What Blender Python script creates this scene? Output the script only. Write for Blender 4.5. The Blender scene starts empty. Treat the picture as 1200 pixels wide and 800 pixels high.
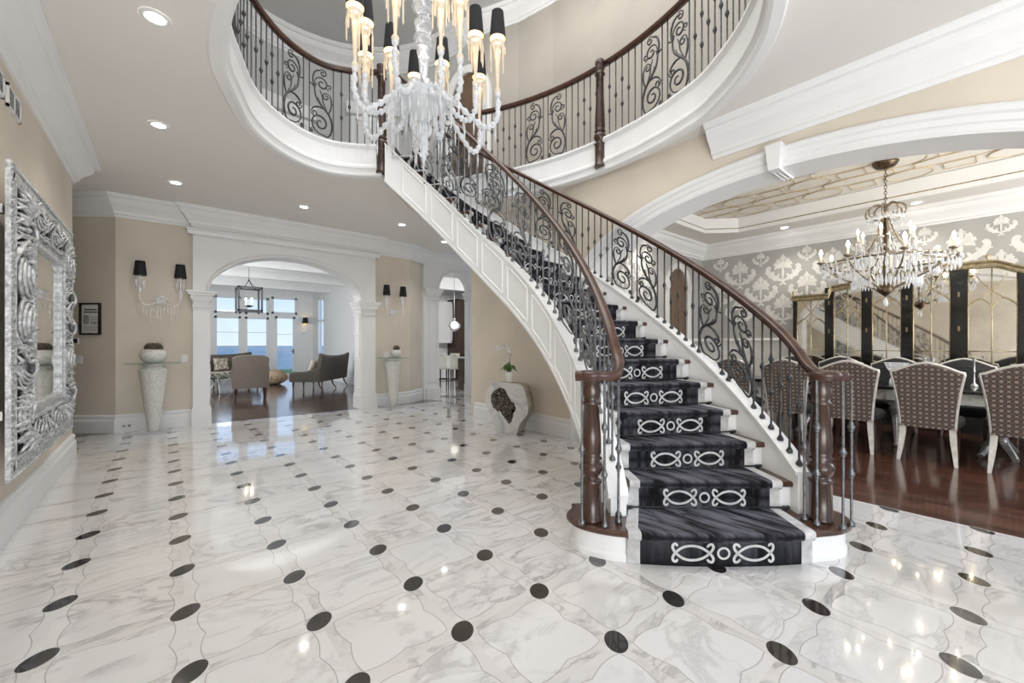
import bpy, math, random
from math import sin, cos, pi, radians as R_, sqrt, atan2
from mathutils import Vector, Matrix
random.seed(7)
scn = bpy.context.scene
COL = scn.collection
YAW = R_(39.8); S_, C_ = sin(YAW), cos(YAW)
EYE = 1.3
FLOOR2 = 3.85
CEIL = 3.48
def W(u, Z, z=0.0):            # plan frame of the stair: u across, Z away from the entrance
    return Vector((u*C_+Z*S_, -u*S_+Z*C_, z))

# ------------------------------------------------------------------ materials
MATS = {}
class NT:
    def __init__(s, name):
        m = bpy.data.materials.new(name); m.use_nodes = True
        s.m = m; s.t = m.node_tree; s.n = s.t.nodes; s.l = s.t.links
        s.b = s.n['Principled BSDF']
        MATS[name] = m
    def node(s, typ, **kw):
        nd = s.n.new(typ)
        for k, v in kw.items(): setattr(nd, k, v)
        return nd
    def inp(s, sock, v):
        if v is None: return
        if isinstance(v, bpy.types.NodeSocket): s.l.new(v, sock)
        else: sock.default_value = v
    def M(s, op, a=None, b=None, c=None):
        nd = s.node('ShaderNodeMath', operation=op)
        for i, v in enumerate((a, b, c)):
            if v is not None: s.inp(nd.inputs[i], v)
        return nd.outputs[0]
    def mix(s, f, a, b):
        nd = s.node('ShaderNodeMix', data_type='RGBA')
        s.inp(nd.inputs[0], f); s.inp(nd.inputs[6], a); s.inp(nd.inputs[7], b)
        return nd.outputs[2]
    def co(s, kind='Object'):
        return s.node('ShaderNodeTexCoord').outputs[kind]
    def noise(s, vec, scale, detail=3, rough=.5, dist=0):
        nd = s.node('ShaderNodeTexNoise')
        s.inp(nd.inputs['Vector'], vec); nd.inputs['Scale'].default_value = scale
        nd.inputs['Detail'].default_value = detail; nd.inputs['Roughness'].default_value = rough
        nd.inputs['Distortion'].default_value = dist
        return nd.outputs[0], nd.outputs[1]
    def ramp(s, f, pts):
        nd = s.node('ShaderNodeValToRGB'); s.inp(nd.inputs[0], f)
        e = nd.color_ramp.elements
        while len(e) < len(pts): e.new(.5)
        for el, (p, c) in zip(e, pts):
            el.position = p; el.color = c if len(c) == 4 else (*c, 1)
        return nd.outputs[0]
    def bump(s, h, strength=.3, dist=.01):
        nd = s.node('ShaderNodeBump'); nd.inputs['Strength'].default_value = strength
        nd.inputs['Distance'].default_value = dist; s.inp(nd.inputs['Height'], h)
        s.l.new(nd.outputs[0], s.b.inputs['Normal'])
    def set(s, **kw):
        for k, v in kw.items(): s.inp(s.b.inputs[k.replace('_', ' ')], v)
def c4(c): return (c[0], c[1], c[2], 1)
def plain(name, col, rough=.5, metal=0, var=.04, scale=6, bump=0, bscale=60, emis=None, es=0, **kw):
    t = NT(name); co = t.co()
    f, _ = t.noise(co, scale, 3)
    lo = c4([max(0, x*(1-var*2)) for x in col]); hi = c4([min(1, x*(1+var)) for x in col])
    t.set(Base_Color=t.ramp(f, [(.3, lo), (.7, hi)]), Roughness=rough, Metallic=metal)
    if bump:
        b, _ = t.noise(co, bscale, 2); t.bump(b, bump, .01)
    if emis: t.set(Emission_Color=c4(emis), Emission_Strength=es)
    t.set(**kw)
    return t
plain('beige_plaster', (.71, .635, .53), .75, var=.05, scale=1.2, bump=.05, bscale=25)
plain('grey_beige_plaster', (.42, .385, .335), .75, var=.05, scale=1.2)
plain('shade_tinted_plaster', (.56, .56, .545), .8, var=.03, scale=1)  # shade on the curved upper wall put into the grey; ceiling shares it
plain('warm_ceiling', (.80, .77, .73), .85, var=.01, scale=.6)
plain('tray_cream', (.84, .80, .72), .6, var=.01)
plain('white_trim', (.84, .84, .83), .38, var=.01, scale=3)
plain('cool_white_wall', (.72, .73, .73), .7, var=.01, scale=1)
plain('cabinet_white', (.75, .74, .72), .4, var=.01)
plain('iron', (.075, .078, .082), .42, metal=.75, var=.3, scale=40)
plain('pewter_iron', (.20, .205, .21), .35, metal=.8, var=.25, scale=30)
plain('aged_brass', (.40, .34, .26), .35, metal=.8, var=.3, scale=30)
plain('bronze', (.16, .11, .07), .35, metal=.9, var=.3, scale=30)
plain('silver_leaf', (.62, .62, .60), .28, metal=.85, var=.15, scale=25, bump=.2, bscale=120)
plain('champagne', (.72, .70, .65), .3, metal=.25, var=.1, scale=20)
plain('gilt', (.60, .50, .33), .45, metal=.35, var=.1, scale=20)
plain('gold', (.52, .43, .27), .4, metal=.8, var=.2, scale=20)
plain('black_shade', (.006, .0065, .008), .8, var=.2)
plain('shade_lining', (.9, .75, .35), .6, emis=(1, .72, .28), es=1.0)
plain('shade_lining_unlit', (.25, .2, .12), .6)
plain('black_velvet', (.008, .008, .009), .7, var=.3, scale=10)
plain('black_lacquer', (.01, .01, .01), .12, var=.5, scale=8)
plain('espresso_wood', (.055, .02, .012), .3, var=.3, scale=6)
plain('leather_brown', (.165, .135, .11), .5, var=.04, scale=12)
plain('dark_taupe_fabric', (.075, .062, .05), .6, var=.2, scale=30)
plain('cream_cushion', (.55, .50, .42), .9, var=.08, scale=30)
plain('pattern_cushion', (.40, .35, .28), .9, var=.5, scale=25)
plain('cream_leather', (.72, .69, .6), .5)
plain('woven_tan', (.42, .30, .20), .8, var=.3, scale=30, bump=.6, bscale=40)
plain('white_ceramic', (.85, .85, .83), .18)
plain('pearl_mosaic', (.76, .74, .69), .2, var=.10, scale=40, bump=.35, bscale=60)
plain('dark_bead', (.10, .075, .05), .5, var=.5, scale=60, bump=.8, bscale=80)
plain('leaf_green', (.07, .16, .03), .4, var=.2, scale=20)
plain('stem_green', (.12, .15, .05), .5)
plain('petal', (.88, .87, .85), .5)
plain('plastic_white', (.8, .8, .78), .4)
plain('black_plastic', (.01, .01, .012), .3)
plain('paper', (.75, .74, .70), .7, var=.03)
plain('print_ink', (.05, .05, .05), .8)
plain('print_grey', (.35, .35, .34), .8, var=.4, scale=60)
plain('dark_hall', (.16, .10, .06), .6, var=.1)
plain('brass_hinge', (.3, .25, .15), .3, metal=.9)
plain('soil', (.05, .035, .02), .9, bump=.8)
plain('flame', (1, .9, .7), .5, emis=(1, .85, .6), es=30)
plain('downlight_glow', (1, 1, 1), .5, emis=(1, .96, .9), es=22)
plain('frosted_glow', (1, .97, .9), .5, emis=(1, .93, .82), es=1.3)
plain('ivory_candle', (.85, .78, .62), .5, emis=(1, .8, .5), es=.4)
plain('sea', (.05, .18, .27), .35, var=.15, scale=.02, bump=.2, bscale=.4)
plain('lawn', (.10, .22, .05), .9, var=.2, scale=2)
plain('stone_counter', (.62, .61, .59), .2, var=.06, scale=8)
plain('rail_oil', (.05, .05, .05), .4)

def glassy(name, col, rough=.05, trans=.6, es=0, ior=1.45, em=(1, 1, 1)):
    t = NT(name); f, _ = t.noise(t.co(), 30, 2)
    t.set(Base_Color=t.ramp(f, [(.3, c4([x*.93 for x in col])), (.7, c4(col))]), Roughness=rough, Transmission_Weight=trans, IOR=ior)
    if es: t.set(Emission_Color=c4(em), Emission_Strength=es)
glassy('crystal', (.86, .88, .90), .10, .5, .05)  # faint glow painted into the glass, which is no lamp
glassy('crystal_clear', (.97, .98, 1), .03, .85, .04)  # clear crystal carries the same painted glow as emission
glassy('crystal_amber', (.93, .84, .70), .12, .6, .10, em=(1, .80, .55))  # warm lamp glow painted into candle tubes and drops
glassy('clear_glass', (.96, .98, .98), .02, .95)
def thin_glass(name, tint, alpha):
    t = NT(name); f, _ = t.noise(t.co(), 2, 1)
    tr = t.node('ShaderNodeBsdfTransparent'); tr.inputs[0].default_value = c4(tint)
    gl = t.node('ShaderNodeBsdfGlossy'); gl.inputs['Roughness'].default_value = .03
    mx = t.node('ShaderNodeMixShader'); t.inp(mx.inputs[0], t.M('MULTIPLY_ADD', f, .02, alpha))
    t.l.new(tr.outputs[0], mx.inputs[1]); t.l.new(gl.outputs[0], mx.inputs[2])
    t.l.new(mx.outputs[0], t.n['Material Output'].inputs[0])
thin_glass('window_glass', (.96, .98, 1), .06)
thin_glass('table_glass', (.82, .92, .90), .25)

def mirror_mat(name, tint, rough):
    t = NT(name); co = t.co()
    f, _ = t.noise(co, 3, 4, .6); g, _ = t.noise(co, 40, 2)
    t.set(Base_Color=t.ramp(f, [(.3, c4([x*.8 for x in tint])), (.65, c4(tint))]), Metallic=1.0,
          Roughness=t.M('MULTIPLY_ADD', f, .06, rough))
mirror_mat('mirror_silver', (.88, .89, .88), .0)
mirror_mat('antique_mirror', (.86, .83, .76), .01)

def wood(name, c1, c2, axis, rough=.25, scale=1.0, planks=None):
    t = NT(name); co = t.co()
    mp = t.node('ShaderNodeMapping'); t.l.new(co, mp.inputs[0])
    sc = [14, 14, 14]; sc[axis] = 1.2
    mp.inputs['Scale'].default_value = [x*scale for x in sc]
    f, _ = t.noise(mp.outputs[0], 1.5, 4, .6, .6)
    col = t.ramp(f, [(.3, c4(c1)), (.7, c4(c2))])
    if planks:
        sep = t.node('ShaderNodeSeparateXYZ'); t.l.new(co, sep.inputs[0])
        ax = sep.outputs[1-axis]; al = sep.outputs[axis]
        q = t.M('DIVIDE', ax, planks); row = t.M('FLOOR', q)
        wn = t.node('ShaderNodeTexWhiteNoise', noise_dimensions='1D'); t.l.new(row, wn.inputs['W'])
        off = t.M('MULTIPLY_ADD', wn.outputs[0], 3.7, al)
        seg = t.M('FLOOR', t.M('DIVIDE', off, 1.3))
        wn2 = t.node('ShaderNodeTexWhiteNoise', noise_dimensions='2D')
        cb = t.node('ShaderNodeCombineXYZ'); t.l.new(row, cb.inputs[0]); t.l.new(seg, cb.inputs[1])
        t.l.new(cb.outputs[0], wn2.inputs['Vector'])
        v = t.M('MULTIPLY_ADD', wn2.outputs[0], .7, .65)
        vm = t.node('ShaderNodeVectorMath', operation='SCALE'); t.l.new(col, vm.inputs[0]); t.l.new(v, vm.inputs['Scale'])
        fr = t.M('FRACT', q); g1 = t.M('LESS_THAN', fr, .035)
        fs = t.M('FRACT', t.M('DIVIDE', off, 1.3)); g2 = t.M('LESS_THAN', fs, .004)
        g = t.M('MAXIMUM', g1, g2)
        col = t.mix(t.M('MULTIPLY', g, .7), vm.outputs[0], (.01, .004, .003, 1))
        bb = t.M('MULTIPLY_ADD', f, .3, t.M('SUBTRACT', 1.0, g))
        t.bump(bb, .12, .002)
    t.set(Base_Color=col, Roughness=rough, Coat_Weight=.3 if planks else .08, Coat_Roughness=.08)
wood('plank_floor', (.050, .021, .014), (.115, .048, .032), 1, .14, planks=.083)
wood('living_plank_floor', (.045, .026, .020), (.095, .055, .042), 1, .16, planks=.083)
wood('mahogany', (.024, .010, .006), (.065, .028, .015), 2, .27, 1.5)
wood('rail_mahogany', (.035, .014, .008), (.085, .034, .020), 0, .28, .6)
wood('tread_wood', (.035, .014, .008), (.085, .034, .019), 0, .28, .8)

def marble():
    t = NT('inlaid_marble'); co = t.co()
    sep = t.node('ShaderNodeSeparateXYZ'); t.l.new(co, sep.inputs[0])
    X, Y = sep.outputs[0], sep.outputs[1]
    px, py, ox, oy = PITCH
    a = t.M('DIVIDE', t.M('SUBTRACT', X, ox), px); b = t.M('DIVIDE', t.M('SUBTRACT', Y, oy), py)
    def near(v):   # signed distance to nearest lattice line, in pitches
        return t.M('SUBTRACT', v, t.M('ROUND', v))
    p, q = near(a), near(b)
    pm, qm = t.M('MULTIPLY', p, px), t.M('MULTIPLY', q, py)
    # ovals, long axis on the diagonal
    d1 = t.M('MULTIPLY', t.M('ADD', t.M('MULTIPLY', pm, S_), t.M('MULTIPLY', qm, C_)), 1/.070)
    d2 = t.M('MULTIPLY', t.M('SUBTRACT', t.M('MULTIPLY', pm, C_), t.M('MULTIPLY', qm, S_)), 1/.050)
    rr = t.M('SQRT', t.M('ADD', t.M('MULTIPLY', d1, d1), t.M('MULTIPLY', d2, d2)))
    oval = t.M('LESS_THAN', rr, 1.0)
    def wof(v):
        s = t.M('ABSOLUTE', t.M('SINE', t.M('MULTIPLY', v, 2*pi)))
        return t.M('MULTIPLY_ADD', t.M('SUBTRACT', 1.0, s), .050, .084)
    wp, wq = wof(q), wof(p)
    ap, aq = t.M('ABSOLUTE', p), t.M('ABSOLUTE', q)
    inp_, inq = t.M('LESS_THAN', ap, wp), t.M('LESS_THAN', aq, wq)
    def line(av, w):
        return t.M('LESS_THAN', t.M('ABSOLUTE', t.M('SUBTRACT', av, w)), .0045)
    l1 = t.M('MULTIPLY', line(ap, wp), t.M('SUBTRACT', 1.0, inq))
    l2 = t.M('MULTIPLY', line(aq, wq), t.M('SUBTRACT', 1.0, inp_))
    ln = t.M('MAXIMUM', l1, l2)
    band = t.M('MAXIMUM', inp_, inq)
    # id per tile
    cb = t.node('ShaderNodeCombineXYZ')
    t.l.new(t.M('ADD', t.M('FLOOR', a), t.M('MULTIPLY', inp_, 37.0)), cb.inputs[0])
    t.l.new(t.M('ADD', t.M('FLOOR', b), t.M('MULTIPLY', inq, 71.0)), cb.inputs[1])
    wn = t.node('ShaderNodeTexWhiteNoise', noise_dimensions='2D'); t.l.new(cb.outputs[0], wn.inputs['Vector'])
    rnd = wn.outputs[0]
    off = t.node('ShaderNodeVectorMath', operation='SCALE'); t.l.new(wn.outputs[1], off.inputs[0]); off.inputs['Scale'].default_value = 7
    vv = t.node('ShaderNodeVectorMath', operation='ADD'); t.l.new(co, vv.inputs[0]); t.l.new(off.outputs[0], vv.inputs[1])
    mp = t.node('ShaderNodeMapping'); t.l.new(vv.outputs[0], mp.inputs[0]); mp.inputs['Rotation'].default_value = (0, 0, .75)
    mp.inputs['Scale'].default_value = (1, 2.1, 1)
    f1, _ = t.noise(mp.outputs[0], 1.7, 7, .6, 1.2)
    vein = t.M('SUBTRACT', 1.0, t.M('MULTIPLY', t.M('ABSOLUTE', t.M('SUBTRACT', f1, .5)), 15.0))
    vein = t.M('MAXIMUM', vein, 0.0)
    f2, _ = t.noise(vv.outputs[0], 2.4, 4, .6)
    vein = t.M('MULTIPLY', t.M('POWER', vein, 1.6), t.M('MULTIPLY', t.ramp(f2, [(.40, (0, 0, 0)), (.56, (1, 1, 1))]), 1.0))
    f3, _ = t.noise(vv.outputs[0], 1.1, 4, .6)
    f4, _ = t.noise(co, .55, 2, .5)
    base = t.mix(t.ramp(f4, [(.35, (0, 0, 0)), (.65, (1, 1, 1))]), (.74, .74, .755, 1), (.75, .73, .695, 1))
    base = t.mix(t.M('MULTIPLY', t.M('MULTIPLY_ADD', band, .7, .3), t.M('MULTIPLY', rnd, .45)), base, (.62, .57, .52, 1))
    base = t.mix(t.ramp(f3, [(.50, (0, 0, 0)), (.70, (.40, .40, .40))]), base, (.56, .54, .53, 1))
    base = t.mix(t.M('MULTIPLY', vein, t.M('MULTIPLY_ADD', rnd, .75, .2)), base, (.34, .325, .325, 1))
    base = t.mix(t.M('MULTIPLY', ln, .6), base, (.25, .22, .20, 1))
    f5, _ = t.noise(co, 9, 4, .6)
    blk = t.ramp(f5, [(.45, (.022, .020, .019)), (.75, (.05, .042, .038))])
    col = t.mix(oval, base, blk)
    t.set(Base_Color=col, Roughness=.09, IOR=1.55, Coat_Weight=.7, Coat_Roughness=.03)
PITCH = (.4803, .4876, 1.0378, 1.5969)
marble()

def velvet():
    t = NT('runner_velvet'); co = t.co()
    f, _ = t.noise(co, 9, 4, .65, 1.0); g, _ = t.noise(co, 400, 2)
    mp = t.node('ShaderNodeMapping'); t.l.new(co, mp.inputs[0]); mp.inputs['Rotation'].default_value = (0, 0, .70); mp.inputs['Scale'].default_value = (13, 2.2, 1)
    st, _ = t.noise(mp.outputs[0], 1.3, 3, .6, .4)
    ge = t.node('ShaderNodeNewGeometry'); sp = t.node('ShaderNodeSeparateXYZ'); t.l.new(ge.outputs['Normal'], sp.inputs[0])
    painted_sheen = t.M('MULTIPLY', t.M('ABSOLUTE', sp.outputs[2]), t.ramp(st, [(.40, (0, 0, 0)), (.62, (1, 1, 1))]))  # pile highlights on up-facing treads painted into the base colour
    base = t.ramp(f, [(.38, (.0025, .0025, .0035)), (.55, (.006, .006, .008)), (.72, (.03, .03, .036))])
    t.set(Base_Color=t.mix(painted_sheen, base, (.13, .13, .155, 1)), Specular_IOR_Level=.15,
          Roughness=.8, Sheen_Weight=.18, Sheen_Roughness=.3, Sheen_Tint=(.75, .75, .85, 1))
    t.bump(g, .4, .003)
velvet()
plain('runner_pile_light', (.60, .60, .59), .9, var=.12, scale=18, bump=.5, bscale=300)

def damask_fabric():
    t = NT('diamond_fabric'); co = t.co()
    sep = t.node('ShaderNodeSeparateXYZ'); t.l.new(co, sep.inputs[0])
    y, z = sep.outputs[1], sep.outputs[2]
    k = 2*pi/.098
    c1 = t.M('COSINE', t.M('MULTIPLY', y, k)); c2 = t.M('COSINE', t.M('MULTIPLY', z, k*1.0))
    s = t.M('ADD', c1, c2)                              # diamonds: |s| small on the trellis
    tre = t.M('LESS_THAN', t.M('ABSOLUTE', s), .17)
    med = t.M('GREATER_THAN', t.M('ABSOLUTE', s), 1.55)
    ring = t.M('LESS_THAN', t.M('ABSOLUTE', t.M('SUBTRACT', t.M('ABSOLUTE', s), 1.0)), .09)
    f, _ = t.noise(co, 220, 1)
    brk = t.M('GREATER_THAN', f, .47)
    m = t.M('MULTIPLY', t.M('MAXIMUM', t.M('MAXIMUM', tre, med), ring), t.M('MULTIPLY_ADD', brk, .15, .85))
    t.set(Base_Color=t.mix(m, (.016, .010, .008, 1), (.31, .24, .19, 1)), Roughness=.65)
damask_fabric()
def geode():
    t = NT('geode_agate'); co = t.co()
    f, _ = t.noise(co, 3, 5, .6, .8)
    t.set(Base_Color=t.ramp(f, [(.35, (.42, .44, .47)), (.5, (.68, .67, .64)), (.7, (.74, .72, .68))]), Roughness=.15)
    t = NT('geode_rind'); co = t.co(); f, _ = t.noise(co, 5, 5, .6)
    t.set(Base_Color=t.ramp(f, [(.35, (.20, .17, .13)), (.65, (.46, .42, .35))]), Roughness=.35); t.bump(f, .5, .02)
    t = NT('geode_crystal'); co = t.co()
    v = t.node('ShaderNodeTexVoronoi'); v.inputs['Scale'].default_value = 45; t.l.new(co, v.inputs['Vector'])
    t.set(Base_Color=t.ramp(v.outputs[0], [(.1, (.02, .017, .013)), (.45, (.10, .08, .06)), (.8, (.38, .34, .28))]), Roughness=.2, Metallic=.2)
    t.bump(v.outputs[0], 1.0, .02)
geode()
def carved():
    t = NT('carved_silver'); co = t.co()
    v = t.node('ShaderNodeTexVoronoi'); v.inputs['Scale'].default_value = 75; t.l.new(co, v.inputs['Vector'])
    f, _ = t.noise(co, 30, 4, .7)
    t.set(Base_Color=t.ramp(f, [(.35, (.30, .30, .30)), (.5, (.52, .53, .53)), (.65, (.78, .79, .78))]), Roughness=.42, Metallic=.35)
    t.bump(v.outputs[0], .35, .006)
carved()
plain('gap_shade_backing', (.03, .028, .025), .8)  # black backing; shade in the pierced frame gaps is put into its colour
plain('damask_ground', (.43, .42, .40), .7, var=.04, scale=2)
plain('damask_motif', (.78, .77, .73), .35, var=.05, scale=10)
plain('chair_rail_white', (.74, .73, .70), .4)

# ------------------------------------------------------------------ mesh building
class MB:
    def __init__(s): s.v = []; s.f = []; s.mi = []; s.sm = []; s.cur = 0; s.smooth = False
    def add(s, vs, fs, smooth=None):
        o = len(s.v); s.v += [Vector(v) for v in vs]
        for f in fs:
            s.f.append([i+o for i in f]); s.mi.append(s.cur); s.sm.append(s.smooth if smooth is None else smooth)
        return s
    def box(s, x0, x1, y0, y1, z0, z1):
        vs = [(x, y, z) for z in (z0, z1) for y in (y0, y1) for x in (x0, x1)]
        return s.add(vs, [(0, 2, 3, 1), (4, 5, 7, 6), (0, 1, 5, 4), (2, 6, 7, 3), (0, 4, 6, 2), (1, 3, 7, 5)], False)
    def bbox(s, x0, x1, y0, y1, z0, z1, b=.01):     # box with chamfered vertical and top/bottom edges
        def ring(i, z): 
            a0, a1, c0, c1 = x0+i, x1-i, y0+i, y1-i
            return [(a0+b, c0, z), (a1-b, c0, z), (a1, c0+b, z), (a1, c1-b, z), (a1-b, c1, z), (a0+b, c1, z), (a0, c1-b, z), (a0, c0+b, z)]
        rs = [ring(b, z0), ring(0, z0+b), ring(0, z1-b), ring(b, z1)]
        return s.loft(rs, True, True)
    def loft(s, rings, cap0=True, cap1=True, smooth=None, closed=True):
        n = len(rings[0]); vs = [p for r in rings for p in r]; fs = []
        m = n if closed else n-1
        for i in range(len(rings)-1):
            for j in range(m):
                a = i*n+j; b = i*n+(j+1) % n; fs.append((a, b, b+n, a+n))
        o = len(s.v); s.add(vs, fs, smooth)
        if closed:
            if cap0: s.f.append([o+j for j in range(n)][::-1]); s.mi.append(s.cur); s.sm.append(False)
            if cap1: s.f.append([o+(len(rings)-1)*n+j for j in range(n)]); s.mi.append(s.cur); s.sm.append(False)
        return s
    def obox(s, c, ax, ay, az):                     # oriented box: centre and half axes
        c = Vector(c); ax, ay, az = Vector(ax), Vector(ay), Vector(az)
        vs = [c+i*ax+j*ay+k*az for k in (-1, 1) for j in (-1, 1) for i in (-1, 1)]
        return s.add(vs, [(0, 2, 3, 1), (4, 5, 7, 6), (0, 1, 5, 4), (2, 6, 7, 3), (0, 4, 6, 2), (1, 3, 7, 5)], False)
    def tube(s, pts, r, n=6, cap=True, smooth=True, flat=1.0):
        pts = [Vector(p) for p in pts]; k = len(pts)
        rr = r if isinstance(r, (list, tuple)) else [r]*k
        rings = []; up = Vector((0, 0, 1)); prev = None
        for i, p in enumerate(pts):
            d = (pts[min(i+1, k-1)]-pts[max(i-1, 0)])
            if d.length < 1e-9: d = Vector((0, 0, 1))
            d.normalize()
            if prev is None:
                a = up if abs(d.dot(up)) < .9 else Vector((1, 0, 0))
                x = d.cross(a).normalized()
            else:
                x = prev-d*prev.dot(d)
                x = x.normalized() if x.length > 1e-6 else d.orthogonal().normalized()
            prev = x; y = d.cross(x)
            rings.append([p+rr[i]*(cos(2*pi*j/n)*x+flat*sin(2*pi*j/n)*y) for j in range(n)])
        return s.loft(rings, cap, cap, smooth)
    def lathe(s, prof, c=(0, 0, 0), n=16, smooth=True, cap=True, sx=1, sy=1):
        c = Vector(c)
        rings = [[c+Vector((r*cos(2*pi*j/n)*sx, r*sin(2*pi*j/n)*sy, z)) for j in range(n)] for r, z in prof]
        return s.loft(rings, cap, cap, smooth)
    def ball(s, c, r, n=8, m=6, sz=1.0):
        return s.lathe([(max(1e-4, r*sin(pi*i/m)), -r*sz*cos(pi*i/m)) for i in range(m+1)], c, n)
    def prism(s, poly, fn, d0, d1, smooth=False):   # poly 2-D, fn(x,y,d)->3-D
        a = [fn(x, y, d0) for x, y in poly]; b = [fn(x, y, d1) for x, y in poly]
        return s.loft([a, b], True, True, smooth)
    def sweep(s, path, prof, closed=False, smooth=False, up=(0, 0, 1), cap=True):
        """profile (side, height) swept along a horizontal-ish path; side is to the right of travel"""
        path = [Vector(p) for p in path]; k = len(path); upv = Vector(up); rings = []
        for i, p in enumerate(path):
            if closed: a, b = path[i-1], path[(i+1) % k]
            else: a, b = path[max(i-1, 0)], path[min(i+1, k-1)]
            d1 = (p-a); d2 = (b-p)
            d1 = d1.normalized() if d1.length > 1e-9 else d2.normalized()
            d2 = d2.normalized() if d2.length > 1e-9 else d1
            s1 = d1.cross(upv).normalized(); s2 = d2.cross(upv).normalized()
            m = (s1+s2)
            m = m.normalized() if m.length > 1e-6 else s1
            f = 1/max(.35, m.dot(s1))
            rings.append([p+m*(f*x)+upv*y for x, y in prof])
        if closed: rings.append(rings[0])
        return s.loft(rings, cap and not closed, cap and not closed, smooth)
    def build(s, name, mats, parent=None, bevel=0, local=False):
        me = bpy.data.meshes.new(name)
        off = Vector((0, 0, 0)) if (parent is None or local) else WORLD[parent.name]
        me.from_pydata([v-off for v in s.v], [], s.f)
        ms = mats if isinstance(mats, (list, tuple)) else [mats]
        for m in ms: me.materials.append(MATS[m])
        me.polygons.foreach_set('material_index', s.mi); me.polygons.foreach_set('use_smooth', s.sm)
        import bmesh
        bm = bmesh.new(); bm.from_mesh(me); bmesh.ops.recalc_face_normals(bm, faces=bm.faces); bm.to_mesh(me); bm.free()
        o = bpy.data.objects.new(name, me); COL.objects.link(o)
        if parent is not None: o.parent = parent
        WORLD[o.name] = off
        if bevel:
            md = o.modifiers.new('bevel', 'BEVEL'); md.width = bevel; md.segments = 2; md.limit_method = 'ANGLE'
        return o
WORLD = {}
def thing(name, label, cat, loc=(0, 0, 0), rz=0, group=None):
    o = bpy.data.objects.new(name, None); COL.objects.link(o)
    o.empty_display_size = .1
    o.location = loc; o.rotation_euler = (0, 0, rz); o['label'] = label; o['category'] = cat
    if group: o['group'] = group
    WORLD[o.name] = Vector(loc)
    return o
def tag(o, label, cat, group=None, kind=None):
    o['label'] = label; o['category'] = cat
    if group: o['group'] = group
    if kind: o['kind'] = kind
    return o
def struct(mb, name, mats, label=None, cat=None, bevel=0):
    o = mb.build(name, mats, None, bevel); o['kind'] = 'structure'
    o['label'] = label or name.replace('_', ' '); o['category'] = cat or name.split('_')[0]
    return o
def dup(root, loc, rz=None, label=None, group=None):
    r = root.copy(); COL.objects.link(r); r.location = loc
    if rz is not None: r.rotation_euler = (0, 0, rz)
    if label: r['label'] = label
    if group: r['group'] = group
    for ch in list(root.children):
        if ch.parent != root: continue
        c = ch.copy(); COL.objects.link(c); c.parent = r
        for g in list(ch.children):
            d = g.copy(); COL.objects.link(d); d.parent = c
    return r
def catmull(P, n=6):
    P = [Vector(p) for p in P]; out = []
    for i in range(len(P)-1):
        a, b, c, d = P[max(i-1, 0)], P[i], P[i+1], P[min(i+2, len(P)-1)]
        for k in range(n):
            t = k/n
            out.append(.5*((2*b)+(c-a)*t+(2*a-5*b+4*c-d)*t*t+(3*b-a-3*c+d)*t**3))
    out.append(P[-1]); return out
def spiral(cx, cy, r0, r1, a0, turns, n=26):
    """from outside (r0 at angle a0) in to r1; turns signed"""
    return [(cx+(r0+(r1-r0)*(i/n)**.8)*cos(a0+2*pi*turns*i/n), cy+(r0+(r1-r0)*(i/n)**.8)*sin(a0+2*pi*turns*i/n)) for i in range(n+1)]
# ------------------------------------------------------------------ stair geometry
CU, CZ = -1.65, 2.8
RISE = .1925
def P(th, R, z=0.0):
    t = R_(th); return W(CU+R*cos(t), CZ+R*sin(t), z)
def TH(k): return -.5+4.8*(k-2)
def KK(th): return 2+(th+.5)/4.8
def sstep(x): x = max(0, min(1, x)); return x*x*(3-2*x)
def RIN(th): return 2.32+.17*sstep((th-50)/40)
def pitch(th): return RISE*KK(th)
ROUT = 3.56

# hole in the first ceiling / gallery edge
hole = [P(t, 3.65) for t in (85.9, 80, 74, 68, 62, 56, 50, 44, 38, 32, 26, 20)]
left_pts = [(3.80, 1.70), (3.50, 1.345), (3.09, 1.05), (2.5, .86), (1.75, .95), (1.05, 1.45), (.55, 2.25), (.35, 3.14), (.346, 3.83), (.477, 4.32), (.70, 4.88), (1.08, 5.30), (1.50, 5.47), (1.85, 5.37), (2.13, 5.16)]
hole2 = catmull([hole[-2], hole[-1]]+[(x, y, 0) for x, y in left_pts], 5)[5:]
HOLE = [Vector((p.x, p.y, 0)) for p in hole[:-1]]+[Vector((p[0], p[1], 0)) for p in hole2]
HC = Vector((2.2, 3.3, 0))
def polar_slab(mb, hole, x0, x1, y0, y1, z):
    pts = [(atan2(p.y-HC.y, p.x-HC.x), p) for p in hole]
    pts.sort(key=lambda t: t[0])
    for cx, cy in ((x0, y0), (x1, y0), (x1, y1), (x0, y1)):
        a = atan2(cy-HC.y, cx-HC.x)
        for i in range(len(pts)):
            a0, p0 = pts[i-1]; a1, p1 = pts[i]
            if i == 0: a0 -= 2*pi
            if a0 < a <= a1 or (i == 0 and a0 < a-2*pi <= a1):
                f = ((a if a > a0 and a <= a1 else a-2*pi)-a0)/(a1-a0); pts.insert(i, (a, p0.lerp(p1, f))); break
    inner = []; outer = []
    for a, p in pts:
        d = Vector((cos(a), sin(a)))
        ts = []
        if d.x > 1e-9: ts.append((x1-HC.x)/d.x)
        if d.x < -1e-9: ts.append((x0-HC.x)/d.x)
        if d.y > 1e-9: ts.append((y1-HC.y)/d.y)
        if d.y < -1e-9: ts.append((y0-HC.y)/d.y)
        t = min(ts)
        inner.append((p.x, p.y, z)); outer.append((HC.x+d.x*t, HC.y+d.y*t, z))
    n = len(pts)
    mb.add(inner+outer, [(i, (i+1) % n, n+(i+1) % n, n+i) for i in range(n)], False)

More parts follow.
